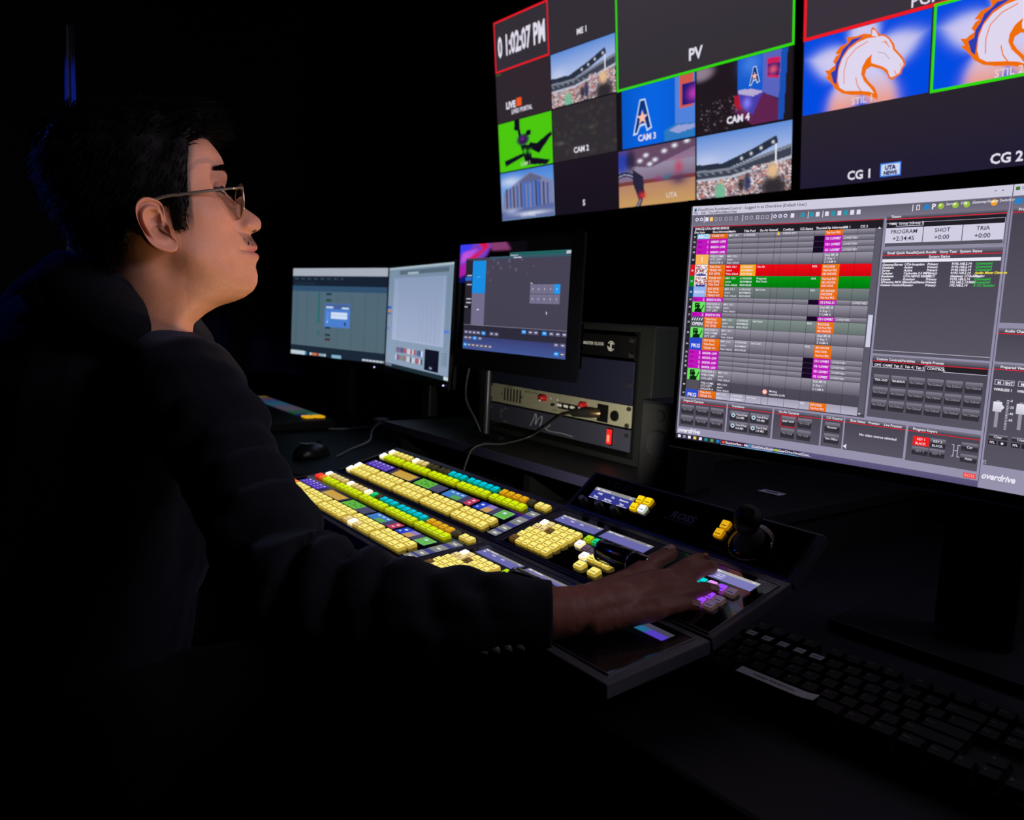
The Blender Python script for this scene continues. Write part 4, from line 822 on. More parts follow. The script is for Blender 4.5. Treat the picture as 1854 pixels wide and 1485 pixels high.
for M, r0, fr in ((MR, row0r, 0), (MF, row0f, 1)):
    for c in range(25):
        button('crosspoint_button', M, gx(c), 0, r0[c], .0142, .0120)
        button('crosspoint_button', M, gx(c), .0190, ('red' if c == 0 else 'orange' if c == 1 else 'lime') if fr else ('white' if c == 0 else 'lime'), .0157, .0136)
        button('crosspoint_button', M, gx(c), .0724, ('red' if c == 0 else 'orange' if c == 1 else 'yel') if fr else ('white' if c == 0 else 'yel'), .0157, .0138)
        button('crosspoint_button', M, gx(c), .0889, ('white' if c == 16 else 'cream' if c in (15, 17) else 'yel') if fr else ('white' if c == 0 else 'yel'), .0157, .0138)
    for x in (.4600, .4745): button('crosspoint_button', M, x, .0005, 'yel', .0132, .0125)
    for r_ in range(5):
        for c in range(6):
            k = 'white' if (r_, c) == (0, 0) else ('brown' if (r_, c) in ((1, 2), (4, 0)) else ('cream' if (r_, c) in ((0, 1), (1, 0), (1, 1)) else 'yel'))
            button('keypad_button', M, .5135+.0137*c, .0345+.0131*r_, k, .0125, .0116)
    for x, v, k in ((.6035, .0325, 'lgrn'), (.6190, .033, 'green'), (.6340, .0328, 'teal'), (.6480, .032, 'violet'), (.6620, .032, 'violet'), (.6760, .032, 'clear'), (.6035, .0480, 'white'), (.6205, .0520, 'clear'), (.6350, .0550, 'clear'), (.6330, .0668, 'white'), (.6470, .0655, 'yel'), (.6600, .0655, 'yel'), (.6740, .0662, 'yel')):
        button('transition_button', M, x, v, k, .0128, .0112)
    for x, v in ((.6458, .0850), (.6728, .0865)): button('transition_button', M, x, v, 'yel', .0155, .0125)
    for x, v, k in ((.7760, .0500, 'teal'), (.7890, .0319, 'teal'), (.7895, .0500, 'teal'), (.8022, .0311, 'lilac'), (.8155, .0307, 'violet'), (.8286, .0306, 'clear'), (.8022, .0480, 'lilac'), (.8150, .0500, 'violet'), (.8279, .0506, 'clear'), (.8140, .0630, 'violet'), (.8270, .0630, 'clear'), (.7760, .0319, 'teal')):
        if M is MR: button('transition_button', M, x, v, k, .0126, .0118)
for x, v, k in ((.6043, -.0434, 'gold'), (.6182, -.0438, 'gold'), (.6036, -.0297, 'gold'), (.6182, -.0303, 'bluew'), (.7460, -.0437, 'amber'), (.7460, -.0300, 'amber')): button('menu_button', MM, x, v, k, .0126, .0118)
cpos = Vector((0, 0, 1.12)); cw = Matrix.Translation(cs.location)@Matrix.Rotation(R(-1.258), 4, 'Z')
xs = sorted([q for q in allb if q[0] == 'crosspoint_button'], key=lambda q: ((cw@q[1]).translation-cpos).length)
# the long bus rows: the hundred nearest are parts of their own, the rest one part
hundred = xs[:100]; rest = xs[100:]
for kind, M, me in [q for q in allb if q[0] != 'crosspoint_button']+hundred:
    o = bpy.data.objects.new(kind, me); COL.objects.link(o); o.parent = cs; o.matrix_local = M
mats_ = []; b = MB()
for kind, M, me in rest:
    for p in me.polygons:
        m_ = me.materials[p.material_index]
        if m_ not in mats_: mats_.append(m_)
        b.add([M@me.vertices[i].co for i in p.vertices], [list(range(len(p.vertices)))], mats_.index(m_))
o = b.build('crosspoint_button', mats_, cs); o['kind'] = 'stuff'

# --- displays of the console
def disp(M, x0, v0, x1, v1, draw, name='label_display'):
    def fn(u, v, l): p = M@Vector((x0+(x1-x0)*u, -(v0+(v1-v0)*v), .0008+l*.0001)); return tuple(p)
    s = Scr(x1-x0, v1-v0, fn); draw(s)
    s.mb.f = [f for f in s.mb.f]; return s.build(cs, name)
GY = rgb(128, 128, 142); LV = rgb(112, 110, 176); DB_ = rgb(52, 58, 128)
def d_purple(s):
    s.rect(0, 0, 1, 1, rgb(72, 48, 165), l=0); s.rect(0, .0, .12, .3, rgb(60, 50, 110), l=1)
    for k in range(5):
        for r_ in range(3): s.rect(.08+k*.19, .1+r_*.28, .17+k*.19, .24+r_*.28, rgb(205, 190, 240) if r_ == 0 else rgb(150, 120, 225), l=2)
def d_orange(s): s.rect(0, 0, 1, 1, rgb(62, 56, 84), l=0); s.rect(.14, .10, .93, 1, rgb(205, 160, 50), rgb(196, 160, 75), 1); s.rect(.0, 0, .3, .10, rgb(120, 50, 50), l=1); [s.rect(.3+k*.1, .4, .36+k*.1, .44, rgb(150, 110, 40), l=2) for k in range(5)]
def d_green(s): s.rect(0, 0, 1, 1, rgb(72, 70, 100), l=0); s.rect(0, 0, .60, 1, rgb(95, 180, 60), l=1); [s.rect(.16+k*.14, .22+.2*(k % 2), .25+k*.14, .30+.2*(k % 2), rgb(20, 70, 30), l=2) for k in range(3)]; [s.rect(.16+k*.14, .6, .25+k*.14, .68, rgb(20, 70, 30), l=2) for k in range(3)]
def d_bluegreen(s): s.rect(0, 0, 1, 1, rgb(66, 62, 96), l=0); s.rect(0, 0, .58, 1, rgb(60, 120, 195), l=1); s.rect(.30, .5, .58, 1, rgb(85, 160, 80), l=2); s.rect(.78, 0, 1, 1, rgb(185, 50, 88), l=1); [s.rect(.1+k*.17, .16, .2+k*.17, .3, rgb(190, 215, 240), l=3) for k in range(3)]; s.rect(.86, .2, .94, .4, rgb(240, 190, 200), l=3); s.rect(.86, .62, .93, .76, rgb(240, 190, 200), l=3)
def d_multi(s): s.rect(0, 0, 1, 1, rgb(66, 62, 96), l=0); s.rect(0, 0, .25, 1, rgb(30, 62, 190), l=1); s.rect(.25, 0, .48, .5, rgb(140, 120, 190), l=1); s.rect(.25, .4, .48, 1, rgb(196, 150, 85), l=1); s.rect(.66, 0, 1, 1, rgb(98, 178, 82), l=1); s.frame(.665, .03, .995, .97, .008, rgb(150, 210, 120), l=2); [s.rect(x, .24, x+.08, .44, rgb(215, 225, 245), l=3) for x in (.08, .76)]; s.rect(.05, .66, .1, .8, rgb(200, 215, 245), l=3)
def d_vert(s):
    s.rect(0, 0, 1, 1, rgb(64, 64, 130), l=0)
    for v0, v1 in ((.0, .16), (.27, .53), (.64, .80), (.86, 1)): s.rect(0, v0, 1, v1, rgb(138, 138, 132), rgb(120, 122, 122), 1); s.rect(.35, (v0+v1)/2-.02, .75, (v0+v1)/2+.02, rgb(220, 220, 225), l=2)
def d_menu(words, bright=0):
    def f(s):
        s.rect(0, 0, 1, 1, rgb(104, 102, 170) if not bright else rgb(118, 118, 180), l=0); s.rect(0, 0, 1, .26, rgb(132, 130, 136) if not bright else rgb(172, 170, 168), l=1)
        s.text('ME:1 Transition', .03, .20, .22, TX, l=2, bold=.03, fit=.4); s.text('1/3', .88, .20, .2, TX, l=2, bold=.03)
        for k, w in enumerate(words): s.text(w, .05+k*.24, .52, .2, TX, l=2, bold=.03, fit=.2)
        if bright:
            for k in range(2): [s.rect(.10+k*.26, .42+q*.18, .24+k*.26, .47+q*.18, TX, l=2) for q in range(3)]
    return f
def d_reflection(s): s.rect(0, 0, 1, .45, rgb(66, 64, 82), l=0); s.rect(0, .45, .35, 1, rgb(40, 130, 90), l=0); s.rect(.35, .45, .7, 1, rgb(30, 100, 140), l=0); s.rect(.7, .45, 1, 1, rgb(80, 60, 190), l=0)  # reflected green and blue painted into the front display
for M in (MR, MF):
    for k, d in enumerate((d_purple, d_orange, d_green, d_bluegreen, d_multi)): disp(M, k*.0918-.003, .0362, k*.0918+.0805, .0572, d)
    disp(M, .4597, .0160, .4812, .0955, d_vert)
    disp(M, .5125, -.0018, .5945, .0168, d_menu(('Mix', 'Wipe', 'DVE')), 'menu_display'); disp(M, .6035, -.0028, .6842, .0168, d_menu(()), 'menu_display')
    disp(M, .7600, -.0040, .8396, .0146, d_menu((), 1) if M is MR else d_reflection, 'menu_display')
def d_lcd(s):
    s.rect(0, 0, 1, 1, rgb(52, 58, 150), rgb(50, 54, 138), 0); s.rect(0, 0, 1, .28, rgb(140, 140, 140), l=1); s.text('ME 1 Resource', .05, .22, .22, TX, l=2, bold=.03, fit=.40); s.text('1/3', .87, .22, .2, TX, l=2, bold=.03)
    for w, x, v in (('100%', .14, .55), ('On', .50, .55), ('Resource', .70, .55), ('Time', .10, .86), ('Ball Size', .38, .86), ('Type', .76, .86)): s.text(w, x, v, .22, TX, l=2, bold=.03, fit=.22)
    for x in (.02, .36, .72): s.rect(x, .94, x+.24, .975, TX, l=2)
disp(MM, .5140, -.0450, .5930, -.0245, d_lcd, 'menu_display')
for x in (.5211, .5536, .5849):
    b = MB(); b.tube([MM@Vector((x, .0115, .0004)), MM@Vector((x, .0115, .014)), MM@Vector((x, .0115, .0158))], [.0056, .0052, .0044], 20); k_ = b.build('rotary_knob', mat('knob_black', (.02, .02, .02), .4), cs)
    b = MB(); b.tube([MM@Vector((x, .0115, .0158)), MM@Vector((x, .0115, .0163))], .0040, 20); b.build('knob_cap', mat('knob_cap_grey', (.60, .60, .57), .5, .2), k_)
b = MB(); vs, fs, q = text_mesh('ROSS', .03, .2); b.add([MM@Vector((.662+x*.0165, .0335+y*.0145, .0007)) for x, y in vs], fs); b.box(.656, .0300, .0004, .705, .0307, .0007, M=MM); b.build('maker_lettering', mat('grey_print', (.17, .17, .19), .45), cs)
b = MB()
for x0, y0, x1, y1 in ((.523, .0600, .536, .0612), (.5290, .0520, .5302, .0600), (.540, .0600, .553, .0612), (.540, .0520, .5412, .0600), (.5518, .0520, .553, .0600), (.540, .0520, .553, .0532), (.560, .0600, .573, .0612), (.560, .0560, .573, .0572), (.560, .0520, .573, .0532)): b.box(x0, y0, .0004, x1, y1, .0006, M=MM)
b.build('model_lettering', mat('dark_print', (.05, .05, .055), .5), cs)
b = MB(); vs, fs, q = text_mesh('POSITIONER', .01); b.add([MM@Vector((.740+x*.004, .0095+y*.004, .0007)) for x, y in vs], fs); b.box(.752, .008, .0004, .80, .0083, .0006, M=MM); b.build('small_lettering', mat('dark_print'), cs)
# joystick
b = MB(); b.tube([MM@Vector((.789, .032, .0004)), MM@Vector((.789, .032, .004)), MM@Vector((.789, .032, .006))], [.0275, .026, .020], 40); j_ = b.build('joystick_ring', M_GLOSS, cs)
b = MB(); b.tube([MM@Vector((.789, .032, .006)), MM@Vector((.789, .032, .012)), MM@Vector((.789, .032, .020))], [.019, .013, .006], 30); b.build('joystick_boot', M_RUB, j_)
b = MB(); b.tube([MM@Vector((.787, .032, .015)), MM@Vector((.803, .031, .040))], .0045, 14); b.build('joystick_shaft', M_METAL, j_)
b = MB(); b.tube([MM@Vector((.798+(z-.034)*.55, .031, z)) for z in (.034, .036, .052, .058, .060)], [.008, .0135, .0155, .0125, .006], 28); b.build('joystick_knob', M_BLACK, j_)
# fader levers (transition bars)
for M in (MR, MF):
    b = MB(); b.box(.694, -.095, .0004, .752, .005, .0010, bev=.0004, M=M); sl = b.build('fader_plate', M_GLOSS, cs)
    for x in (.6955, .7455): b = MB(); b.box(x, -.093, .0010, x+.003, .003, .0013, M=M); b.build('fader_slot', M_BLACK, sl)
    yb = -.079 if M is MR else -.078
    b = MB()
    for x in (.6968, .7470): b.tube([M@Vector((x, yb+.010, .0008)), M@Vector((x, yb, .028))], .0022, 8)
    b.build('fader_arm', M_METAL, sl)
    b = MB(); xs_ = [.6815, .6835, .685, .686, .688, .735, .737, .757, .7595, .760]; rs_ = [.0105, .0128, .0128, .0120, .0134, .0134, .0126, .0128, .0108, .008]
    b.tube([M@Vector((x, yb, .032)) for x in xs_], rs_, 32); hd_ = b.build('fader_handle', mat('handle_black', (.008, .008, .009), .18, coat=.5), cs)
    b = MB(); b.tube([M@Vector((.6848, yb, .032)), M@Vector((.6865, yb, .032))], .01375, 32); b.tube([M@Vector((.7365, yb, .032)), M@Vector((.7378, yb, .032))], .01375, 32); b.build('handle_band', M_SILVER, hd_)

# ================================================================ KEYBOARD, tucked by the switcher's right side
kb = thing('keyboard', 'black full size keyboard with white paper labels on six keys and the space bar', 'keyboard', (-.5232, .7348, DZ), R(4.34))
PT = .01905; MK = Matrix.Translation((0, 0, .783-DZ-.0075))@Matrix.Rotation(R(6), 4, 'X')
b = MB(); b.box(-1.55*PT, -4.75*PT, -.012, 21.4*PT, 1.95*PT, -.001, bev=.003, M=MK); b.build('keyboard_body', mat('keyboard_plastic', (.004, .004, .0045), .5, spec=.2), kb)
b = MB(); b.box(-1.2*PT, 1.2*PT, -.031, -.2*PT, 1.5*PT, -.0121, M=MK); b.build('foot', M_BLACK, kb); b = MB(); b.box(20*PT, 1.2*PT, -.031, 21*PT, 1.5*PT, -.0121, M=MK); b.build('foot', M_BLACK, kb)
rowsK = [('`1234567890-=', 0), ('QWERTYUIOP[]', 1.5), ("ASDFGHJKL;'", 1.75), ('ZXCVBNM,./', 2.25)]
keys = []   # (centre x in pitches from key 1, row, width, legend)
for k, ch in enumerate('`1234567890-='): keys.append((k-1, 0, 1, ch))
keys.append((12.5, 0, 2, 'Back'))
keys.append((-.75, 1, 1.5, 'Tab'));  [keys.append((.5+k, 1, 1, ch)) for k, ch in enumerate('QWERTYUIOP[]')]; keys.append((12.75, 1, 1.5, '\\'))
keys.append((-.625, 2, 1.75, 'Caps')); [keys.append((.75+k, 2, 1, ch)) for k, ch in enumerate("ASDFGHJKL;'")]; keys.append((12.375, 2, 2.25, 'Enter'))
keys.append((-.375, 3, 2.25, 'Shift')); [keys.append((1.25+k, 3, 1, ch)) for k, ch in enumerate('ZXCVBNM,./')]; keys.append((12.125, 3, 2.75, 'Shift'))
for x, w, ch in ((-.875, 1.25, 'Ctrl'), (.375, 1.25, 'Win'), (1.625, 1.25, 'Alt'), (5.375, 6.25, ''), (9.125, 1.25, 'Alt'), (10.375, 1.25, 'Fn'), (11.625, 1.25, 'Menu'), (12.875, 1.25, 'Ctrl')): keys.append((x, 4, w, ch))
keys.append((-1, -1.25, 1, 'Esc'))
for k in range(12): keys.append((1+k+(k//4)*.5, -1.25, 1, 'F%d' % (k+1)))
for k, ch in enumerate(('PrtSc', 'ScrLk', 'Pause')): keys.append((13.85+k, -1.25, 1, ch))
for r_, rr in enumerate((('Ins', 'Home', 'PgUp'), ('Del', 'End', 'PgDn'))): [keys.append((13.85+k, r_, 1, ch)) for k, ch in enumerate(rr)]
keys.append((14.85, 3, 1, '^')); [keys.append((13.85+k, 4, 1, ch)) for k, ch in enumerate('<v>')]
for r_, rr in enumerate(('N/*', '789', '456', '123')): [keys.append((17.15+k, r_, 1, ch)) for k, ch in enumerate(rr)]
keys.append((20.15, 0, 1, '-')); keys.append((20.15, 1.5, (1, 2), '+')); keys.append((20.15, 3.5, (1, 2), 'Ent')); keys.append((17.65, 4, 2, '0')); keys.append((19.15, 4, 1, '.'))
def keycap(w, legend):
    wd_, hg = (w if isinstance(w, tuple) else (w, 1)); b = MB(); x = wd_*PT/2-.0007; y = hg*PT/2-.0007; i = .0022
    A = [(-x, -y, 0), (x, -y, 0), (x, y, 0), (-x, y, 0)]; B = [(-x+i, -y+i, .0072), (x-i, -y+i, .0072), (x-i, y-i*.5, .0076), (-x+i, y-i*.5, .0076)]
    b.add(A+B, [(0, 1, 5, 4), (1, 2, 6, 5), (2, 3, 7, 6), (3, 0, 4, 7), (4, 5, 6, 7), (3, 2, 1, 0)], 0)
    if legend:
        vs, fs, q = text_mesh(legend, .02); sz = .0058 if len(legend) < 3 else .0036
        b.add([(-x+i+.001+(p[0]-q[0])*sz, y-i-.0062+p[1]*sz, .0078) for p in vs], fs, 1)
    return b
M_KEY = mat('key_plastic', (.0035, .0035, .004), .5, spec=.2); M_LEG = mat('key_legend', (.16, .16, .16), .6); M_LAB = mat('paper_label', (.85, .84, .90), .75, var=.1, bscale=400); M_INK = mat('black_ink', (.02, .02, .03), .7)
pos = lambda x, r_: MK@Vector((x*PT, -r_*PT, 0))
for n_, (x, r_, w, ch) in enumerate(keys[:100]):
    k_ = keycap(w, ch).build('key', [M_KEY, M_LEG], kb); k_.matrix_local = Matrix.Translation(pos(x, r_))@Matrix.Rotation(R(6), 4, 'X')
    if r_ == 0 and 0 <= x <= 5 and w == 1:
        b = MB(); e = .0052 if x < 5 else .0068; b.box(-e, -.0045, .0079, e, .0052, .0081)
        vs, fs, q = text_mesh(('CAM 1', 'CAM 2', 'CAM 3', 'CAM 4', 'VTR', 'BREAK')[int(x)], .03); sz = .0028; b.add([((p[0]-(q[0]+q[1])/2)*sz, -.0008+p[1]*sz, .0082) for p in vs], fs, 1)
        b.build('key_label', [M_LAB, M_INK], k_)
    if w == 6.25:
        b = MB(); L = .044; n = 14; vs = []
        for i in range(n+1):
            t = i/n; xx = -.050+.083*t; lift = .0079+max(0, t-.78)**2*.05
            for yy in (-.0062, .0062): vs += [(xx, yy, lift), (xx, yy, lift+.0002)]
        for i in range(n):
            a = i*4; c = a+4; b.add([vs[q] for q in (a, a+1, a+2, a+3, c, c+1, c+2, c+3)], [(1, 3, 7, 5), (0, 4, 6, 2), (0, 1, 5, 4), (2, 6, 7, 3)])
        vs, fs, q = text_mesh('CODED TRANSITION', .02); sz = .0046; b.add([((p[0]-(q[0]+q[1])/2)*sz-.012, -.0018+p[1]*sz, .0083) for p in vs], fs, 1)
        o_ = b.build('key_label', [M_LAB, M_INK], k_)
b = MB()
for x, r_, w, ch in keys[100:]:
    c_ = keycap(w, ch); Mq = Matrix.Translation(pos(x, r_))@Matrix.Rotation(R(6), 4, 'X'); c_.v = [Mq@Vector(p) for p in c_.v]; o = len(b.v); b.v += c_.v; b.f += [[i+o for i in f] for f in c_.f]; b.mi += c_.mi; b.sm += c_.sm; b.c += c_.c
o = b.build('key', [M_KEY, M_LEG], kb); o['kind'] = 'stuff'

# ================================================================ SMALL THINGS ON THE DESKS
# far control surface with coloured pads
fp = thing('lighting_desk', 'small control surface with rows of coloured pads on the far desk', 'control surface', (-2.58, .955, DZ), R(-2))
b = MB(); b.box(-.33, -.14, .001, .33, .10, .03, bev=.004); b.build('control_body', M_BLACK, fp)
padc = [(150, 130, 80), (120, 95, 70), (110, 80, 130), (70, 95, 150), (60, 110, 150), (60, 130, 150), (80, 110, 150), (110, 105, 135), (120, 110, 130), (115, 105, 125), (60, 120, 100), (50, 115, 80), (90, 150, 130), (235, 175, 20)]
for r_ in range(2):
    for k, c in enumerate(padc):
        if r_ == 1 and k == 12: c = (35, 60, 140)
        c = rgb(*c); e = .30 if c[0] < .7 else .8
        b = MB(); b.box(-.29+k*.0413, .055-r_*.035, .0305, -.29+k*.0413+.037, .084-r_*.035, .036, bev=.002); b.build('pad', mat('pad_%d_%d' % (r_, k), c, .4, emis=c, es=e), fp)
for x, y, c in ((-.10, -.05, (90, 60, 255)), (.02, -.10, (120, 20, 20))):
    b = MB(); b.sphere((x, y, .033), .005, 10, 6); b.build('indicator', mat('ind%d' % c[0], (.02, .02, .02), emis=rgb(*c), es=1.6 if c[0] == 90 else .5), fp)
# mouse
ms = thing('computer_mouse', 'black computer mouse on the dark desk left of the switcher', 'mouse', (-1.86, .80, DZ), R(20))
b = MB(); n = 14
vs = []; 
for j in range(9):
    t = j/8; z = .001+.034*math.sin(t*math.pi/2)
    for i in range(20):
        a = 2*math.pi*i/20; k_ = math.cos(t*math.pi/2*.96); vs.append((.031*k_*math.cos(a), .056*k_*math.sin(a)-.006*t, z))
b.add(vs, [(j*20+i, j*20+(i+1) % 20, (j+1)*20+(i+1) % 20, (j+1)*20+i) for j in range(8) for i in range(20)]+[list(range(19, -1, -1)), [160+i for i in range(20)]], smooth=True)
b.build('mouse_body', mat('mouse_plastic', (.02, .02, .022), .25), ms)
b = MB(); b.tube([(-.004, .025, .031), (.004, .025, .031)], .007, 16); b.build('scroll_wheel', M_RUB, ms)
b = MB(); b.box(-.012, -.03, .0345, .012, -.018, .0352); b.build('logo_plate', mat('pale_plate', (.35, .36, .40), .3), ms)
# thin pale cable and its plug
cb = thing('usb_cable', 'thin pale cable lying on the desk behind the switcher\'s left corner', 'cable', (-1.85, .95, DZ))
curve_tube([(.03, -.10, .004), (.0, -.07, .004), (-.05, -.02, .005), (-.11, .06, .012), (-.17, .10, .03), (-.22, .15, .045), (-.30, .16, .02), (-.38, .10, .004), (-.45, -.02, .004)], .0022, 8, 8).build('cord', mat('pale_cord', (.30, .31, .34), .4), cb)
b = MB(); b.box(-.235, .135, .036, -.205, .175, .056, bev=.004); b.build('plug', mat('pale_plug', (.30, .30, .34), .5), cb)
cb = tag(curve_tube([(-1.74, .62, DZ+.004), (-1.66, .66, DZ+.004), (-1.60, .76, DZ+.004), (-1.52, .74, DZ+.004), (-1.50, .86, DZ+.004), (-1.60, .90, DZ+.004), (-1.68, .84, DZ+.004), (-1.72, .88, DZ+.004)], .0032, 8, 8).build('power_cable', M_RUB), 'black looped cable lying on the desk beside the computer mouse', 'cable')
tag(curve_tube([(-1.515, 1.045, 1.04), (-1.528, 1.035, .97), (-1.52, 1.03, .92), (-1.497, 1.04, .88), (-1.48, 1.05, .845)], .0026, 8, 8).build('monitor_cable', mat('cable_grey')), 'grey cable curving down beside the small touch monitor', 'cable')
sp = thing('desktop_speaker', 'small black speaker with a round grille half hidden behind the ultrawide monitor', 'speaker', (-.885, 1.03, DZ+.0955), R(8))
b = MB(); b.box(-.05, -.04, .001, .05, .05, .15, bev=.006); b.build('speaker_cabinet', M_BLACK, sp)
b = MB(); b.tube([(-.008, -.0405, .078), (-.008, -.044, .078)], [.024, .022], 26); b.tube([(-.008, -.0405, .125), (-.008, -.043, .125)], [.010, .009], 18); b.build('speaker_grille', mat('grille_grey', (.015, .015, .018), .6, .2, bump=1, bscale=900), sp)
lc = thing('label_card', 'small pale label lying on the riser under the ultrawide monitor', 'label', (-.784, 1.165, DZ+.0955), R(2))
b = MB(); b.box(-.020, -.012, .0005, .020, .012, .0015, bev=.0003); b.build('card', mat('card_pale', (.30, .30, .40), .6), lc)
b = MB(); b.box(-.010, -.003, .0016, .012, .003, .0018); b.build('print', M_INK, lc)

# ================================================================ PERSON
_f = (CX*math.cos(R(32))+CF*math.sin(R(32))).normalized(); _u = -CD; FD = _f*math.cos(R(7))+_u*math.sin(R(7)); UP = _u*math.cos(R(7))-_f*math.sin(R(7)); SD = UP.cross(FD).normalized()      # head: forward, up, his left
HO = Vector((-1.053, .248, 1.203))
def hp_(f, s_, u): return HO+FD*f+SD*s_+UP*u
def smooth_arr(a, k):
    ker = np.exp(-.5*(np.arange(-3*k, 3*k+1)/k)**2); ker /= ker.sum(); p = np.pad(a, 3*k, mode='edge'); return np.convolve(p, ker, 'valid')
ZS = np.concatenate([np.arange(-.20, -.10, .0022), np.arange(-.10, -.078, .0007), np.arange(-.078, .06, .0011), np.arange(.06, .1372, .0018), [.1380, .1384]])
def prof(pts, k=2):
    z = [p[0] for p in pts]; v = [p[1] for p in pts]; zz = np.arange(-.21, .145, .0005); a = smooth_arr(np.interp(zz, z, v), k*2) ; return np.interp(ZS, zz, a)
MF_ = [(-.21, .012), (-.16, .018), (-.118, .0290), (-.1058, .046), (-.098, .062), (-.095, .071), (-.0923, .084), (-.0876, .098), (-.080, .1105), (-.0708, .117), (-.0607, .1190), (-.0492, .1175), (-.0438, .1195), (-.0377, .1240), (-.0345, .1235), (-.0303, .1188), (-.027, .1225), (-.0249, .1235), (-.020, .1220), (-.0148, .1190), (-.0075, .1155), (-.0045, .1210), (-.0025, .1285), (.002, .1320), (.008, .1328), (.0125, .1312), (.0169, .1268), (.025, .1155), (.037, .0985), (.0472, .0895), (.0573, .0915), (.0708, .0925), (.084, .0886), (.095, .0815), (.103, .075), (.115, .062), (.125, .046), (.133, .026), (.1384, 0)]
BF_ = [(-.21, .012), (-.16, .018), (-.118, .0280), (-.1058, .042), (-.095, .060), (-.0876, .078), (-.080, .088), (-.07, .094), (-.06, .096), (-.05, .095), (-.037, .0955), (-.025, .0955), (-.007, .0935), (.008, .0915), (.025, .086), (.037, .081), (.047, .080), (.057, .0845), (.07, .0885), (.084, .0865), (.095, .080), (.103, .0735), (.115, .061), (.125, .045), (.133, .025), (.1384, 0)]
BK_ = [(-.21, .095), (-.16, .088), (-.12, .080), (-.09, .078), (-.05, .080), (-.02, .090), (0, .098), (.03, .110), (.06, .116), (.09, .110), (.11, .094), (.125, .066), (.133, .04), (.1384, 0)]
WD_ = [(-.21, .075), (-.16, .058), (-.118, .0555), (-.095, .0575), (-.08, .0615), (-.05, .0655), (-.02, .070), (0, .0725), (.03, .0745), (.06, .0765), (.09, .0755), (.11, .066), (.125, .047), (.133, .03), (.1384, 0)]
SG_ = [(-.21, .04), (-.1, .04), (-.08, .030), (-.06, .026), (-.045, .030), (-.03, .027), (-.012, .024), (-.006, .0185), (.002, .0172), (.010, .0165), (.02, .0125), (.03, .0095), (.045, .0105), (.055, .020), (.07, .045), (.14, .06)]
mf = prof(MF_, 1)*.958; bf = prof(BF_)*.958; bk = prof(BK_, 3)*np.interp(ZS, [-.12, -.02], [.95, .86]); wd_ = prof(WD_, 3); sg = prof(SG_, 2)
NA = 260
ta = np.linspace(0, 1, NA, endpoint=False); th = 2*np.pi*ta; th = th-.55*np.sin(th)          # denser at the face
def head_point(i, a):
    z = ZS[i]; c, s = math.cos(a), math.sin(a); cc = -.004
    n = 2.05+.18*max(0, min(1, (z+.09)/.08))
    x = cc+((bf[i]-cc) if c > 0 else (bk[i]+cc))*math.copysign(abs(c)**(2/n), c); y = wd_[i]*math.copysign(abs(s)**(2/n), s); fz = z
    g = math.exp(-((y-.040)/.017)**2)+math.exp(-((y+.040)/.017)**2)
    if c > 0:
        x += (mf[i]-bf[i])*math.exp(-(abs(y)/sg[i])**2.6)
        w = c**.5
        x -= .0045*w*math.exp(-((abs(y)-.031)/.0145)**2-((z-.040)/.0105)**2)                    # eye sockets
        x += .0035*w*math.exp(-((abs(y)-.030)/.020)**2-((z-.060)/.008)**2)                      # brow ridge
        x += .0055*w*math.exp(-((abs(y)-.043)/.018)**2-((z-.012)/.017)**2)                      # cheekbone
        x += .0040*w*math.exp(-((abs(y)-.0150)/.0052)**2-((z-.0025)/.0072)**2)                  # nose wings
        x -= .0028*w*math.exp(-((abs(y)-.0235)/.0040)**2-((z-.002)/.009)**2)
        x -= .0028*w*math.exp(-((abs(y)-.026+.25*(z+.03))/.004)**2-((z+.018)/.014)**2)         # fold beside the mouth
        x -= .0025*w*math.exp(-((abs(y)-.025)/.006)**2-((z+.0305)/.004)**2)                      # mouth corner
        x -= .0028*w*math.exp(-(y/.023)**4-((z+.0303)/.0014)**2)                                # mouth line
        if False: fz += .0075*math.exp(-((abs(y)-.0072)/.0034)**2-((x-.1165)/.0052)**2)   # nostrils
    if x > .085: y += math.copysign(1, y or 1)*.0042*math.exp(-((x-.1055)/.0075)**2-((z-.0012)/.0068)**2)*min(1, abs(y)/.006)*(1 if abs(y) < .021 else math.exp(-((abs(y)-.021)/.003)**2))
    # side shaping: full cheek, jaw line, temple hollow
    sy = math.copysign(1, y) if y else 0
    zj = np.interp(x, [-.03, .0, .02, .05, .09, .12], [-.03, -.036, -.052, -.068, -.084, -.088])
    t = (zj+.012-z)/.034; t = max(0, min(1, t)); t = t*t*(3-2*t)
    q_ = max(0, min(1, (x+.085)/.085)); y -= sy*.0055*t*q_*q_*(3-2*q_); y -= sy*.0028*math.exp(-((x+.002)/.016)**2-((z+.058)/.020)**2)
    y += sy*.0035*math.exp(-((z+.045)/.018)**2-((x-.025)/.03)**2)
    y += sy*.003*math.exp(-((z-.008)/.02)**2-((x-.05)/.022)**2)
    y -= sy*.003*math.exp(-((z-.055)/.022)**2-((x-.055)/.015)**2)
    return x, y, fz
def L_(f): return float(np.interp(f, [-.125, -.09, -.055, -.042, -.036, .004, .008, .022, .0255, .030, .036, .050, .066, .09], [-.072, -.066, -.055, -.035, .012, .012, -.016, -.014, .042, .066, .087, .096, .101, .104]))
SK = (.46, .215, .130); 
def mixc(a, b, t): return tuple(x*(1-t)+y*t for x, y in zip(a, b))
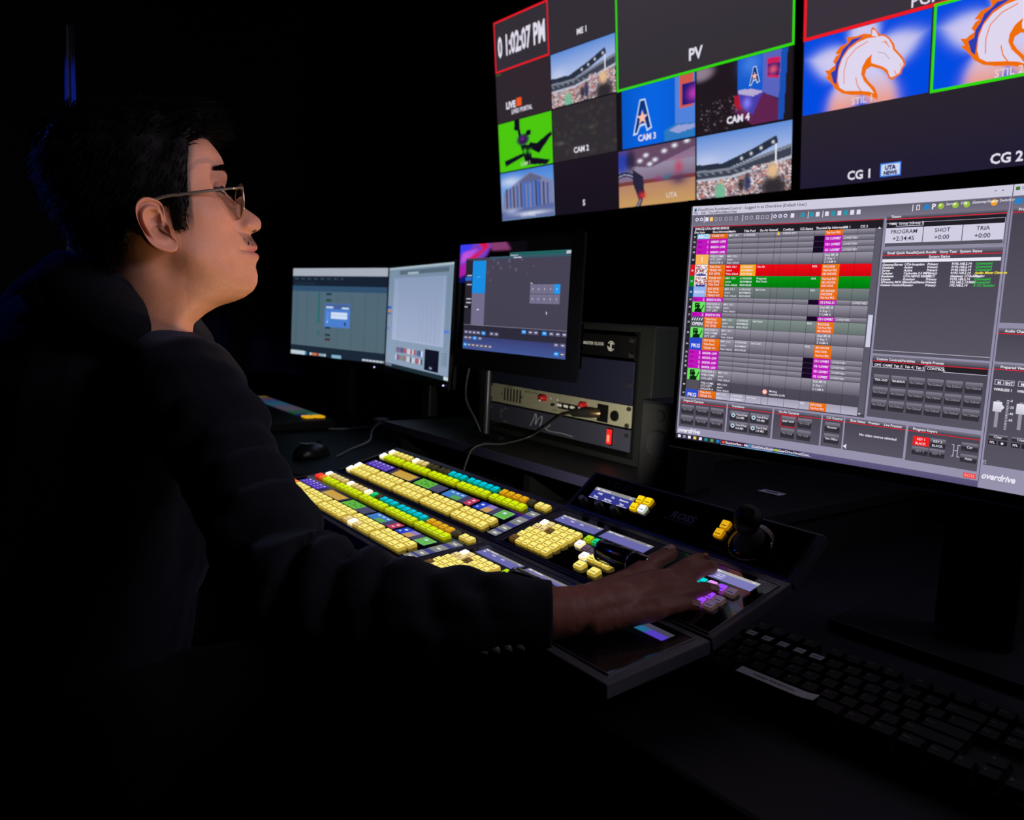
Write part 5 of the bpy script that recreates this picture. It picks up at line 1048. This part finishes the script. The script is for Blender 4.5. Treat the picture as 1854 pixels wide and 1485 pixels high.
def skin_col(x, y, z):
    c = SK; f = 1+.10*noise.noise(Vector((x, y, z))*60)+.06*noise.noise(Vector((x, y, z))*220); c = tuple(q*f for q in c)
    c = mixc(c, (.52, .22, .17), .35*math.exp(-((abs(y)-.04)/.02)**2-((z-.012)/.02)**2)*(x > .04))
    lip = math.exp(-(y/.024)**4)*math.exp(-((z+.0315)/.0075)**4)*(x > .10)
    c = mixc(c, (.36, .10, .10), .8*lip)
    must = math.exp(-(y/.021)**4)*math.exp(-((z+.0160)/.0066)**4)*(x > .09)
    c = mixc(c, (.03, .02, .02), .82*must)
    zj = np.interp(x, [.0, .02, .05, .09, .12], [-.030, -.045, -.060, -.066, -.066])
    st = 1/(1+math.exp(-(zj+.002-z)/.013))*(1 if x > .015 else 0)*(1/(1+math.exp((-.104-z)/.006)))
    g = .5+.9*noise.noise(Vector((x, y, z))*1400)
    c = mixc(c, (.09, .065, .05), max(0, .30*st*(.30+g)))
    if x > -.03: c = mixc(c, (.012, .009, .008), .85/(1+math.exp(-(z-L_(x-.007)-.004)/.007))*(1 if x < .045 else max(0, 1-(x-.045)/.02)))
    return c
B_ = MB(); nz_ = len(ZS); vs = []; cl = []
for i in range(nz_):
    for a in th: p = head_point(i, a); vs.append(hp_(*p)); cl.append(skin_col(*p))
for i in range(nz_-1):
    for j in range(NA):
        q = [i*NA+j, i*NA+(j+1) % NA, (i+1)*NA+(j+1) % NA, (i+1)*NA+j]; B_.f.append(q); B_.mi.append(0); B_.sm.append(True); B_.c.append([cl[k] for k in q])
B_.v = [tuple(v) for v in vs]
# ears: height field on an ear outline
def ear(sgn):
    out = [((200+X/3.16-283)*.000573-.0145, (260-Y/3.16)*.000622-.0123) for X, Y in ((318, 690), (280, 668), (240, 662), (200, 668), (165, 690), (140, 725), (132, 770), (140, 820), (158, 862), (182, 905), (210, 935), (248, 958), (290, 970), (335, 973), (368, 960), (381, 938), (374, 912), (352, 890), (345, 850), (338, 800), (330, 745))]
    n = len(out); M_ = 72; ce = ((200+262/3.16-283)*.000573-.0145, (260-815/3.16)*.000622-.0123)
    ol = []
    for k in range(M_):
        t = k/M_*n; i = int(t); fr = t-i; p = [Vector((*out[(i+d) % n], 0)) for d in (-1, 0, 1, 2)]
        ol.append(.5*((2*p[1])+(p[2]-p[0])*fr+(2*p[0]-5*p[1]+4*p[2]-p[3])*fr*fr+(3*p[1]-p[0]-3*p[2]+p[3])*fr**3))
    rings = [0, .12, .24, .34, .42, .5, .57, .64, .70, .76, .81, .86, .90, .94, .97, 1.0]; o = len(B_.v)
    pts = []
    for r in rings:
        for k in range(M_):
            p = ol[k]; x = ce[0]+(p.x-ce[0])*r; z = ce[1]+(p.y-ce[1])*r; ang = math.atan2(p.y-ce[1], -(p.x-ce[0]))       # 0 = back, +90 = up
            back = max(0, math.cos(ang*.62))                                # how much helix: all of back and top
            lobe = 1/(1+math.exp((ang+.95)*8)) if ang < 0 else 0
            h = .0100*back*math.exp(-((r-.90)/.075)**2)*(1-lobe)+.0075*lobe*r
            h += .0078*math.exp(-((r-.60)/.085)**2)*(1 if abs(ang) < 1.9 else .3)*(1-lobe*.8)
            h += .0035*(r > .97)*-1
            h -= .0050*math.exp(-(r/.36)**4)
            h += .0065*math.exp(-((x-(ce[0]+.020))/.0050)**2-((z-(ce[1]-.004))/.0065)**2)   # tragus
            h -= .0060*math.exp(-((x-(ce[0]+.010))/.0055)**2-((z-(ce[1]-.003))/.0060)**2)   # ear canal hollow
            y = .0715+.004+max(0, (.008-x))*.45+h
            if x > .008: y -= (x-.008)*.35
            pts.append((x, y, z, ang, r, h))
    dark = []
    for x, y, z, ang, r, h in pts: B_.v.append(tuple(hp_(x, sgn*y, z))); 
    col_ = lambda q: mixc(tuple(c*(1+.1*noise.noise(Vector((q[0], q[1], q[2]))*90)) for c in SK), (.50, .17, .12), .35*q[4])
    for a in range(len(rings)-1):
        for k in range(M_):
            q = [a*M_+k, a*M_+(k+1) % M_, (a+1)*M_+(k+1) % M_, (a+1)*M_+k]; cc = [col_(pts[i]) for i in q]
            if sgn > 0: q = q[::-1]; cc = cc[::-1]
            B_.f.append([i+o for i in q]); B_.mi.append(0); B_.sm.append(True); B_.c.append(cc)
    o2 = len(B_.v); last = (len(rings)-1)*M_
    for lev, (kx, dy) in enumerate(((1.0, -.0035), (.90, -.009), (.70, -.016), (.55, -.024))):
        for k in range(M_):
            x, y, z = pts[last+k][:3]; x = ce[0]+(x-ce[0])*kx+(1-kx)*.012; z = ce[1]+(z-ce[1])*kx; B_.v.append(tuple(hp_(x, sgn*max(.058, y+dy), z)))
    for lev in range(4):
        A = o+last if lev == 0 else o2+(lev-1)*M_; Bq = o2+lev*M_
        for k in range(M_):
            q = [A+k, A+(k+1) % M_, Bq+(k+1) % M_, Bq+k]; q = q if sgn < 0 else q[::-1]
            B_.f.append(q); B_.mi.append(0); B_.sm.append(True); B_.c.append([SK]*4)
ear(-1); ear(1)
# eyelids as shells around the eyeballs
EYE = (.0655, .0315, .0394); ER = .0122
def lids(sgn):
    for up_ in (1, -1):
        o = len(B_.v); na, nr = 44, 7
        for j in range(nr):
            for i in range(na):
                a = R(-105+210*i/(na-1)); open_ = (R(19) if up_ > 0 else R(15))*max(0, math.cos(a*1.35))**.5*(1 if abs(a) < R(66) else 0)+R(.4); e = open_+(R(78)-open_)*j/(nr-1); r = ER+.0011+(.0005 if j == 0 else 0)-.0012*max(0, j-4)/2
                B_.v.append(tuple(hp_(EYE[0]+r*math.cos(e)*math.cos(a), sgn*EYE[1]+r*math.cos(e)*math.sin(a), EYE[2]+up_*r*math.sin(e))))
        for j in range(nr-1):
            for i in range(na-1):
                q = [o+j*na+i, o+j*na+i+1, o+(j+1)*na+i+1, o+(j+1)*na+i]
                c = (.03, .02, .02) if j == 0 else mixc(SK, (.35, .18, .15), .35)
                B_.f.append(q if up_ > 0 else q[::-1]); B_.mi.append(0); B_.sm.append(True); B_.c.append([c]*4)
lids(1); lids(-1)
for sgn in (1, -1):       # nostrils: dark bumps with the shade of the openings in their colour
    o = len(B_.v); q_ = MB(); q_.sphere((.1128, sgn*.0078, -.0030), (.0056, .0030, .0026), 14, 10)
    B_.v += [tuple(hp_(*p)) for p in q_.v]; B_.f += [[i+o for i in f] for f in q_.f]; B_.mi += q_.mi; B_.sm += q_.sm; B_.c += [[(.05, .018, .014)]*len(f) for f in q_.f]

# --- joined capsule bodies, remeshed into one smooth skin
def fuse(parts, voxel, smooth=4, fac=.5):
    b = MB()
    for p in parts:
        if p[0] == 'c': b.capsule(p[1], p[2], p[3], p[4], 20)
        else: b.sphere(p[1], p[2], 24, 16, M=p[3] if len(p) > 3 else None)
    o = b.build('tmp', M_BLACK)
    m_ = o.modifiers.new('r', 'REMESH'); m_.mode = 'VOXEL'; m_.voxel_size = voxel
    s_ = o.modifiers.new('s', 'SMOOTH'); s_.factor = fac; s_.iterations = smooth
    dg = bpy.context.evaluated_depsgraph_get(); ev = o.evaluated_get(dg); me = ev.to_mesh()
    vs = [v.co.copy() for v in me.vertices]; ns = [v.normal.copy() for v in me.vertices]; fs = [list(p.vertices) for p in me.polygons]
    ev.to_mesh_clear(); d = o.data; bpy.data.objects.remove(o); bpy.data.meshes.remove(d); return vs, ns, fs
J = {k: Vector(v) for k, v in {
 'wr': (-.5656,.5131,.8301), 'fa': (-.5832,.4816,.8292), 'im': (-.5487,.6379,.8471), 'mm': (-.5354,.6346,.8439), 'rm': (-.5259,.6194,.8376), 'pm': (-.5216,.5971,.8309),
 'i1': (-.5503,.6731,.8560), 'i2': (-.5586,.7005,.8563), 'i3': (-.5632,.7157,.8535), 'm1': (-.5410,.6744,.8520), 'm2': (-.5448,.6994,.8521), 'm3': (-.5455,.7081,.8500),
 'r1': (-.5231,.6492,.8400), 'r2': (-.5215,.6707,.8395), 'r3': (-.5182,.6779,.8375), 'p1': (-.5173,.6174,.8320), 'p2': (-.5166,.6357,.8310), 'p3': (-.5142,.6435,.8285),
 't0': (-.5665,.5547,.8370), 't1': (-.5701,.6014,.8456), 't2': (-.5730,.6399,.8570), 't3': (-.5735,.6704,.8645), 'ph': (-.5492,.5324,.8240), 'pc': (-.5489,.5690,.8354), 'pc2': (-.5446,.6004,.8399),
 'S': (-.9685,.2554,1.0154), 'S2': (-.9182,.2783,.9662), 'U': (-.8796,.2879,.9277), 'E': (-.7505,.3051,.8318), 'Fm': (-.6557,.3862,.8245), 'Cf': (-.5749,.4924,.8287), 'Cend': (-.5712,.4987,.8282),
 'nb': (-1.0956,.2194,1.0867), 'c1': (-1.1445,.2052,1.0018), 'c2': (-1.1535,.1926,.9132), 'c3': (-1.1570,.1783,.7791), 'hip': (-1.1495,.1621,.6469), 'S_L': (-1.3627,.1480,.9808), 'bk': (-1.1854,.1487,1.0704)}.items()}
def fl(j, r): return (J[j] if isinstance(j, str) else j)
hand = [('c', J['fa'], J['wr'], .0265, .0250), ('c', J['wr'], J['pc'], .0250, .0215), ('c', J['wr']+Vector((-.004, -.004, .002)), J['im'], .0200, .0125), ('c', J['wr'], J['mm'], .0195, .0125), ('c', J['wr']+Vector((.004, .004, -.002)), J['rm'], .0185, .0118), ('c', J['ph'], J['pm'], .0170, .0112),
 ('c', J['pc'], J['pc2'], .0190, .0160), ('c', J['im'], J['i1'], .0108, .0094), ('c', J['i1'], J['i2'], .0094, .0085), ('c', J['i2'], J['i3'], .0085, .0078),
 ('c', J['mm'], J['m1'], .0110, .0096), ('c', J['m1'], J['m2'], .0096, .0088), ('c', J['m2'], J['m3'], .0088, .0082), ('c', J['rm'], J['r1'], .0102, .0090), ('c', J['r1'], J['r2'], .0090, .0082), ('c', J['r2'], J['r3'], .0082, .0075),
 ('c', J['pm'], J['p1'], .0094, .0082), ('c', J['p1'], J['p2'], .0082, .0074), ('c', J['p2'], J['p3'], .0074, .0068), ('c', J['wr'], J['t0'], .0190, .0170), ('c', J['t0'], J['t1'], .0170, .0125), ('c', J['t1'], J['t2'], .0120, .0105), ('c', J['t2'], J['t3'], .0104, .0090), ('c', J['t0'], J['im'], .0110, .0080)]
vs, ns, fs = fuse(hand, .0017, 9)
def add_skin(vs, ns, fs, wr=1):
    o = len(B_.v); cs_ = []
    for v, n in zip(vs, ns):
        d = .0003*noise.noise(v*130)+.0002*noise.noise(v*500); w = v+n*d; B_.v.append(tuple(w)); f = 1+.16*noise.noise(v*70)+.08*noise.noise(v*300); cs_.append((.30*f, .105*f, .068*f))
    for f in fs: B_.f.append([i+o for i in f]); B_.mi.append(0); B_.sm.append(True); B_.c.append([cs_[i] for i in f])
add_skin(vs, ns, fs)
# arms, trunk and legs under the clothes; left hand resting on the thigh
LE = Vector((-1.47, .30, .80)); LW = Vector((-1.30, .50, .665)); KR = Vector((-1.02, .62, .56)); KL = Vector((-1.30, .64, .56)); AR = Vector((-.98, .58, .10)); AL = Vector((-1.32, .60, .10))
HR = Vector((-1.05, .19, .575)); HL = Vector((-1.24, .19, .575))
inner = [('c', J['nb']+Vector((0, 0, -.03)), J['c2'], .058, .11), ('c', J['c1'], J['hip'], .12, .125), ('c', J['nb']+Vector((0, 0, -.05)), J['S'], .06, .05), ('c', J['nb']+Vector((0, 0, -.05)), J['S_L'], .06, .05), ('c', J['S'], J['S2'], .040, .038), ('c', J['S2'], J['U'], .038, .034), ('c', J['U'], J['E'], .034, .034), ('c', J['E'], J['Fm'], .034, .030), ('c', J['Fm'], J['Cf'], .030, .026), ('c', J['Cf'], J['wr'], .027, .0255),
 ('c', J['S_L'], LE, .050, .040), ('c', LE, LW, .040, .026), ('c', HR, KR, .07, .055), ('c', HL, KL, .07, .055), ('c', KR, AR, .05, .035), ('c', KL, AL, .05, .035)]
lh = LW+Vector((.02, .06, -.008)); dv = Vector((.22, .95, -.12)).normalized(); sd = Vector((.95, -.22, .1)).normalized()
inner += [('c', LW, lh, .026, .020)]
for k, (off, L) in enumerate(((-.030, .060), (-.010, .070), (.010, .066), (.028, .052))):
    a = lh+sd*off+dv*.012; bq = a+dv*L*.55+Vector((0, 0, .004)); c = bq+dv*L*.45+Vector((0, 0, -.012)); inner += [('c', lh, a, .018, .011), ('c', a, bq, .0098, .0088), ('c', bq, c, .0086, .0074)]
tq = lh+sd*.030-dv*.035; inner += [('c', LW, tq, .018, .013), ('c', tq, tq+dv*.05+sd*.018, .0115, .0085)]
vs, ns, fs = fuse(inner, .0045, 3); add_skin(vs, ns, fs)
M_SKIN = col_mat('skin_tone', False, .42)
nt = M_SKIN.node_tree; bs = nt.nodes['Principled BSDF']; bs.inputs['Subsurface Weight'].default_value = .12; bs.inputs['Subsurface Radius'].default_value = (.02, .008, .004); bs.inputs['Subsurface Scale'].default_value = .15; bs.inputs['Specular IOR Level'].default_value = .28; bs.inputs['Roughness'].default_value = .52
tc = nt.nodes.new('ShaderNodeTexCoord'); nz = nt.nodes.new('ShaderNodeTexNoise'); nz.inputs['Scale'].default_value = 900; nz.inputs['Detail'].default_value = 3; bp = nt.nodes.new('ShaderNodeBump'); bp.inputs['Strength'].default_value = .25; bp.inputs['Distance'].default_value = .0006
nt.links.new(tc.outputs['Object'], nz.inputs['Vector']); nt.links.new(nz.outputs['Fac'], bp.inputs['Height']); nt.links.new(bp.outputs['Normal'], bs.inputs['Normal'])
man = B_.build('person', M_SKIN)
tag(man, 'seated man in dark blazer and glasses, seen in profile, right hand on the switcher', 'person')
def kid(b, name, m, parent=None): return b.build(name, m, parent or man)
# eyes
for sgn in (1, -1):
    b = MB(); b.sphere((0, 0, 0), ER, 24, 16); b.v = [tuple(hp_(EYE[0]+p[0], sgn*EYE[1]+p[1], EYE[2]+p[2])) for p in b.v]; e = kid(b, 'eye', mat('eye_white', (.62, .60, .60), .12, coat=.6))
    b = MB(); n = 24; ring = []
    for rr in (.0, .0024, .0056):
        for k in range(n): a = 2*math.pi*k/n; fx = math.sqrt(max(0, ER**2-rr**2))+.0003; ring.append(hp_(EYE[0]+fx, sgn*EYE[1]+rr*math.cos(a), EYE[2]+.001+rr*math.sin(a)))
    b.add(ring, [(k, (k+1) % n, n+(k+1) % n, n+k) for k in range(n)], 0); b.add(ring, [(n+k, n+(k+1) % n, 2*n+(k+1) % n, 2*n+k) for k in range(n)], 1)
    b.build('iris', [mat('pupil', (.002, .002, .002), .1), mat('iris_brown', (.03, .014, .008), .15)], e)
# nails of the right hand
M_NAIL = mat('nail', (.45, .24, .19), .22, coat=.3)
for a, c, r in (('i2', 'i3', .0079), ('m2', 'm3', .0083), ('r2', 'r3', .0076), ('p2', 'p3', .0069), ('t2', 't3', .0091)):
    d = (J[c]-J[a]).normalized(); upn = Vector((.35, -.15, 1)) if a != 't2' else Vector((-.2, .1, 1)); upn = (upn-d*upn.dot(d)).normalized(); sdn = d.cross(upn); b = MB(); vs = []
    for i in range(7):
        for k in range(7):
            u = (k/6-.5)*1.7; p = J[c]+d*(-.006+.011*i/6)+(upn*math.cos(u)+sdn*math.sin(u))*(r*1.05)*(1-.10*(i/6)**3*abs(u)); vs.append(p)
    b.add(vs, [(i*7+k, i*7+k+1, (i+1)*7+k+1, (i+1)*7+k) for i in range(6) for k in range(6)], smooth=True); kid(b, 'fingernail', M_NAIL)

# --- hair
iz = lambda z: min(nz_-1, max(0, int(np.searchsorted(ZS, z))))
hb = MB(); hv = []; NH = 120
def hair_off(x, y, z):
    t = .007+.006*max(0, min(1, (z-.05)/.06))+.010*max(0, min(1, (-x-.04)/.05))*max(0, min(1, (z-.02)/.06))
    t += .009*max(0, min(1, (x-.015)/.03))*max(0, min(1, (z-.085)/.02))
    edge = max(0, min(1, (z-L_(x))/.020)); return t*edge**.7
hz = [i for i in range(nz_) if ZS[i] > -.075][::2]+[nz_-1]
def cap_pt(i, a):
    x, y, z = head_point(i, a); c = Vector((x+.01, y, (z-.04)*.9)).normalized(); t = hair_off(x, y, z)
    if z < L_(x): return Vector((x, y, z))-c*.004
    t *= 1+.55*noise.noise(Vector((x*28, y*45, z*28)))+.25*noise.noise(Vector((x*90, y*90, z*90)))
    return Vector((x, y, z))+c*t
ang_ = [2*math.pi*k/NH for k in range(NH)]
for i in hz:
    for a in ang_: hv.append(hp_(*cap_pt(i, a)))
hb.add(hv, [(r*NH+k, r*NH+(k+1) % NH, (r+1)*NH+(k+1) % NH, (r+1)*NH+k) for r in range(len(hz)-1) for k in range(NH)], smooth=True)
hb.add(hv[-NH:], [list(range(NH))], smooth=True)
def strand(p, d, L, curl, rad, n=6, seed=0):
    pts = [p]; rs = [rad]; q = p.copy(); dd = d.normalized()
    for k in range(1, n+1):
        t = k/n; dd = (dd+curl*(1.0/n)+Vector((noise.noise(Vector((seed, t*3, 0))), noise.noise(Vector((seed, t*3, 9))), noise.noise(Vector((seed, t*3, 18)))))*.22).normalized()
        q = q+dd*L/n; pts.append(q.copy()); rs.append(rad*(1-t)**.6+.00003)
    return pts, rs
random.seed(11); cnt = 0
while cnt < 7500:
    z = random.uniform(-.07, .138); a = random.uniform(0, 2*math.pi); i = iz(z); x, y, zz = head_point(i, a)
    if z < L_(x)+.001 or (z > .125 and random.random() > .5): continue
    cnt += 1; p = cap_pt(i, a) if random.random() < .6 else Vector((x, y, zz)); nrm = Vector((x+.01, y, (z-.03)*.9)).normalized()
    cl_ = noise.noise(Vector((x*35, y*35, z*35))); cl2 = noise.noise(Vector((x*35+7, y*35, z*35)))
    top = max(0, min(1, (z-.075)/.03)); front = max(0, min(1, (x-.0)/.05))
    side = abs(y)/.075
    if top > .2:
        d = nrm*.8+Vector((.7, .5*cl_, .5))*(.5+front*.3); L = .010+.021*front*top+.006*random.random(); cu = Vector((.8+.5*cl2, .5*cl_, -1.1 if front > .3 else -.6))
        if x > .03: L *= 1.0; d += Vector((.35, 0, .45))
    elif x < -.04: d = nrm*.5+Vector((-.35, .2*cl_, -.8)); L = .010+.010*random.random(); cu = Vector((.3*cl2, .3*cl_, -.4))
    else: d = nrm*.25+Vector((-.45+.3*cl_, 0, -.85)); L = .008+.006*random.random(); cu = Vector((0, 0, -.5))
    if z < .03 and x > .0: L = .006; d = nrm*.2+Vector((.05, 0, -1))
    pts, rs = strand(p, d, L, cu, .00075 if top > .2 else .00055, 6, cnt*.37)
    hb.tube([hp_(*q) for q in pts], rs, 3, caps=False)
M_HAIR = mat('black_hair', (.0028, .0022, .0022), .6, spec=.12, var=.3)
kid(hb, 'hair', M_HAIR)
# eyebrows, lashes, moustache
def front_x(y, z):
    i = iz(z); best = None; bd = 9
    for jj in range(-90, 91):
        pt = head_point(i, th[jj % NA]); e = abs(pt[1]-y)
        if e < bd and math.cos(th[jj % NA]) > 0: bd = e; best = pt
    return best[0]
b = MB()
for sgn in (1, -1):
    for k in range(340):
        t = random.random(); y = sgn*(.012+.038*t); z = .0615+.0065*math.sin(t*2.5)-.003*t*t+random.uniform(-.0044, .0044)*(1-.5*t); x = front_x(y, z)
        pts, rs = strand(Vector((x, y, z)), Vector((.30, sgn*.9, .30)), .0080, Vector((-.7*t, 0, -.35)), .0005, 3, k); b.tube([hp_(*q) for q in pts], rs, 3, caps=False)
kid(b, 'eyebrows', M_HAIR)
b = MB()
for k in range(420):
    y = random.uniform(-.021, .021); z = -.0165+random.uniform(-.0050, .0040); x = front_x(y, z)
    pts, rs = strand(Vector((x-.0002, y, z)), Vector((.20, .30*(1 if y > 0 else -1), -.9)), .0046, Vector((-.15, 0, -.2)), .00028, 3, k); b.tube([hp_(*q) for q in pts], rs, 3, caps=False)
kid(b, 'moustache', M_HAIR)

# --- blazer: fused body and sleeves, with folds
cfd = (J['Cf']-J['Fm']).normalized()
jk = [('c', J['nb']+Vector((-.02, -.02, -.045)), J['c2'], .085, .155), ('c', J['c1'], J['c3'], .150, .150), ('c', J['c3'], J['hip']+Vector((0, 0, .02)), .150, .150), ('c', J['bk'], J['c1']+Vector((-.03, -.03, 0)), .070, .13),
 ('c', J['nb']+Vector((.01, .01, -.052)), J['S'], .064, .067), ('c', J['nb']+Vector((-.04, -.01, -.050)), J['S_L'], .070, .078), ('c', J['S'], J['S2'], .067, .060), ('c', J['S2'], J['U'], .061, .054), ('c', J['U'], J['E'], .054, .060), ('c', J['E'], J['Fm'], .060, .050), ('c', J['Fm'], J['Cf'], .050, .0335), ('c', J['Cf'], J['Cend'], .0335, .033),
 ('c', J['S_L'], LE, .075, .060), ('c', LE, LW, .060, .036), ('c', J['c2']+Vector((.03, .07, 0)), J['c3']+Vector((.02, .06, 0)), .10, .10)]
vs, ns, fs = fuse(jk, .0055, 5)
b = MB()
def seg_t(p, a, c): d = c-a; return max(0, min(1, (p-a).dot(d)/d.dot(d)))
arm = [J['S'], J['S2'], J['U'], J['E'], J['Fm'], J['Cf']]
cum = [0]
for k in range(5): cum.append(cum[-1]+(arm[k+1]-arm[k]).length)
def along(p):
    best = (9, 0, 0)
    for k in range(5):
        t = seg_t(p, arm[k], arm[k+1]); q = arm[k].lerp(arm[k+1], t); d = (p-q).length
        if d < best[0]: best = (d, cum[k]+t*(cum[k+1]-cum[k]), k)
    return best
out = []
for v, n in zip(vs, ns):
    d, s_, k = along(v); w = max(0, min(1, (.12-d)/.03))
    fold = 0
    if w > 0:
        el = math.exp(-((s_-cum[3])/.09)**2); ph_ = noise.noise(v*9)*2.2
        fold = w*(.004+.0105*el)*(abs(math.sin(s_*62+ph_*.6+n.z*.9))*1.7-1.0)*(.75+.6*noise.noise(v*14))
        fold += w*.006*(noise.noise(Vector((s_*26, n.z*2.2, n.x*2)))) 
        fold *= min(1, max(0, (cum[5]-s_)/.05)+.1)
    fold += .006*noise.noise(v*7)*(1-w)+.0014*noise.noise(v*40)
    out.append(v+n*fold)
# clip away what lies past the cuff plane
cut = J['Cend']; keep = [((p-cut).dot(cfd) < .0 or (p-cut).length > .15) for p in out]
for i, p in enumerate(out):
    if not keep[i]: out[i] = p-cfd*(p-cut).dot(cfd)*.98
b.add(out, fs, smooth=True)
M_WOOL = mat('navy_wool', (.004, .0042, .007), .9, sheen=.13, bump=.5, bscale=700, var=.35, spec=.2)
jacket = kid(b, 'blazer', M_WOOL)
# collar band round the neck
CN = Vector((-1.076, .215, 1.112)); cz = Vector((.05, .40, .91)).normalized(); cx = (FD-cz*FD.dot(cz)).normalized(); cy = cz.cross(cx)
def band(r0, r1, h0, h1, th_, gap, n=64):
    bb = MB(); rows = [(r0+th_, h0), (r1+th_, h1), (r1+th_*.4, h1+.004), (r1-th_*.2, h1), (r0-th_*.6, h0)]
    a0 = gap; vs = []
    for r, h in rows:
        for k in range(n+1):
            a = R(a0)+(2*math.pi-2*R(a0))*k/n; dip = .030*max(0, math.cos(a))**1.5; vs.append(CN+cx*(r*1.12*math.cos(a)-.004)+cy*(r*1.0*math.sin(a))+cz*(h-dip))
    bb.add(vs, [(q*(n+1)+k, q*(n+1)+k+1, (q+1)*(n+1)+k+1, (q+1)*(n+1)+k) for q in range(4) for k in range(n)]+[(4*(n+1)+k, 4*(n+1)+k+1, k+1, k) for k in range(n)], smooth=True); return bb
kid(band(.094, .072, -.040, .022, .006, 8), 'blazer_collar', M_WOOL, jacket)
kid(band(.072, .0665, -.035, .026, .0018, 4), 'shirt_collar', mat('grey_shirt', (.16, .18, .23), .8, bump=.2, bscale=600), man)
# cuff buttons
side = Vector((.97, -.25, .02)); side = (side-cfd*side.dot(cfd)).normalized(); dn = cfd.cross(side); dn = dn if dn.z < 0 else -dn
for k in range(4):
    a = R(38); rr = .037+.0018*k; p = J['Cend']-cfd*(.032+.0115*k); nn = (side*math.cos(a)+dn*math.sin(a)).normalized(); c = p+nn*rr
    bb = MB(); bb.tube([c-nn*.003, c+nn*.0008, c+nn*.0020], [.0062, .0062, .0050], 18)
    bb.tube([c+nn*.0018, c+nn*.0030], [.0061, .0052], 18); kid(bb, 'cuff_button', mat('horn_button', (.09, .085, .08), .28), jacket)
# trousers and shoes
vs, ns, fs = fuse([('c', HR, KR, .092, .072), ('c', HL, KL, .092, .072), ('c', HR, HL, .105, .105), ('c', KR, AR+Vector((0, 0, .03)), .068, .052), ('c', KL, AL+Vector((0, 0, .03)), .068, .052)], .007, 4)
b = MB(); b.add([v+n*.004*noise.noise(v*12) for v, n in zip(vs, ns)], fs, smooth=True); kid(b, 'trousers', mat('dark_trousers', (.003, .003, .004), .9, sheen=.03, spec=.1, bump=.3, bscale=600))
for A in (AR, AL):
    b = MB(); b.capsule((A.x, A.y-.05, .045), (A.x, A.y+.03, .05), .038, .042, 16); b.capsule((A.x, A.y+.02, .045), (A.x, A.y+.17, .034), .040, .032, 16); b.v = [(x, y, max(.004, z)) for x, y, z in b.v]
    kid(b, 'shoe', mat('shoe_leather', (.01, .009, .009), .35))

# --- glasses
gl = thing('glasses', 'clear metal rimmed glasses worn by the seated man', 'glasses', HO)
G = lambda f, s_, u: FD*f+SD*s_+UP*u
M_GOLD = mat('gold_wire', (.55, .45, .30), .25, .9); M_LENS = mat('lens_glass', (1, 1, 1), .02, trans=1, ior=1.5); M_TEM = mat('temple_acetate', (.10, .08, .07), .3)
for sgn in (1, -1):
    n = 40; ring = []
    for k in range(n):
        a = 2*math.pi*k/n; c, s2 = math.cos(a), math.sin(a); yy = .0255*math.copysign(abs(c)**.72, c); zz = .0195*math.copysign(abs(s2)**.72, s2); ring.append((yy, zz))
    wrap = lambda yy: -.10*max(0, abs(sgn*.034+yy)-.03)
    P = lambda yy, zz, d=0: G(.0960+d+wrap(yy)+.06*zz, sgn*.034+yy, .0275+zz)
    b = MB(); b.tube([P(*r) for r in ring+[ring[0]]], .0011, 8, caps=False); b.build('rim', M_GOLD, gl)
    b = MB(); b.add([P(*r, .0008) for r in ring]+[P(*r, -.0008) for r in ring], [list(range(n)), [n+k for k in range(n)][::-1]]+[(k, n+k, n+(k+1) % n, (k+1) % n) for k in range(n)]); b.build('lens', M_LENS, gl)
    b = MB(); b.tube([G(.0930, sgn*.0585, .0385), G(.0910, sgn*.064, .0378), G(.0780, sgn*.0715, .0345)], [.0018, .0018, .0016], 8); b.build('hinge', M_GOLD, gl)
    b = MB(); b.tube([G(.0785, sgn*.0718, .0347), G(.050, sgn*.0775, .0300), (G(.025, sgn*.0805, .0253)), G(.000, sgn*.082, .0215)], [.0013, .0017, .0019, .0021], 8); b.tube([G(.000, sgn*.082, .0215), G(-.014, sgn*.082, .017), G(-.026, sgn*.080, .004), G(-.033, sgn*.079, -.014)], [.0021, .0022, .0022, .0020], 8); b.build('temple', M_TEM, gl)
    b = MB(); b.sphere(G(.094, sgn*.0095, .020), (.0028, .0022, .0055), 10, 8); b.build('nose_pad', mat('clear_pad', (.6, .6, .6), .2, trans=.6), gl)
b = MB(); b.tube([G(.0960, -.0105, .034), G(.1000, 0, .0365), G(.0960, .0105, .034)], .0012, 8); b.build('bridge', M_GOLD, gl)

# ================================================================ CHAIR
ch = thing('office_chair', 'black office chair under the seated man, lost in the dark', 'chair', (-1.14, .20, 0), R(10))
b = MB(); b.box(-.25, -.24, .40, .25, .26, .468, bev=.025); b.build('seat', mat('chair_fabric', (.003, .003, .0035), .9, spec=.1, bump=.4, bscale=300), ch)
b = MB(); b.box(-.22, -.33, .52, .22, -.27, .90, bev=.025); b.build('backrest', mat('chair_fabric'), ch)
b = MB(); b.tube([(0, -.15, .395), (0, -.30, .42), (0, -.345, .60)], .02, 10); b.build('back_support', M_METAL, ch)
b = MB(); b.tube([(0, 0, .12), (0, 0, .395)], .028, 16); b.build('gas_column', M_METAL, ch)
for k in range(5):
    a = 2*math.pi*k/5+.3; b = MB(); b.tube([(0, 0, .13), (.27*math.cos(a), .27*math.sin(a), .075)], [.028, .018], 10); l_ = b.build('base_leg', M_METAL, ch)
    b = MB(); c = Vector((.27*math.cos(a), .27*math.sin(a), .028)); t_ = Vector((-math.sin(a), math.cos(a), 0)); b.tube([c-t_*.018, c+t_*.018], .0275, 16); b.build('castor', M_RUB, l_)
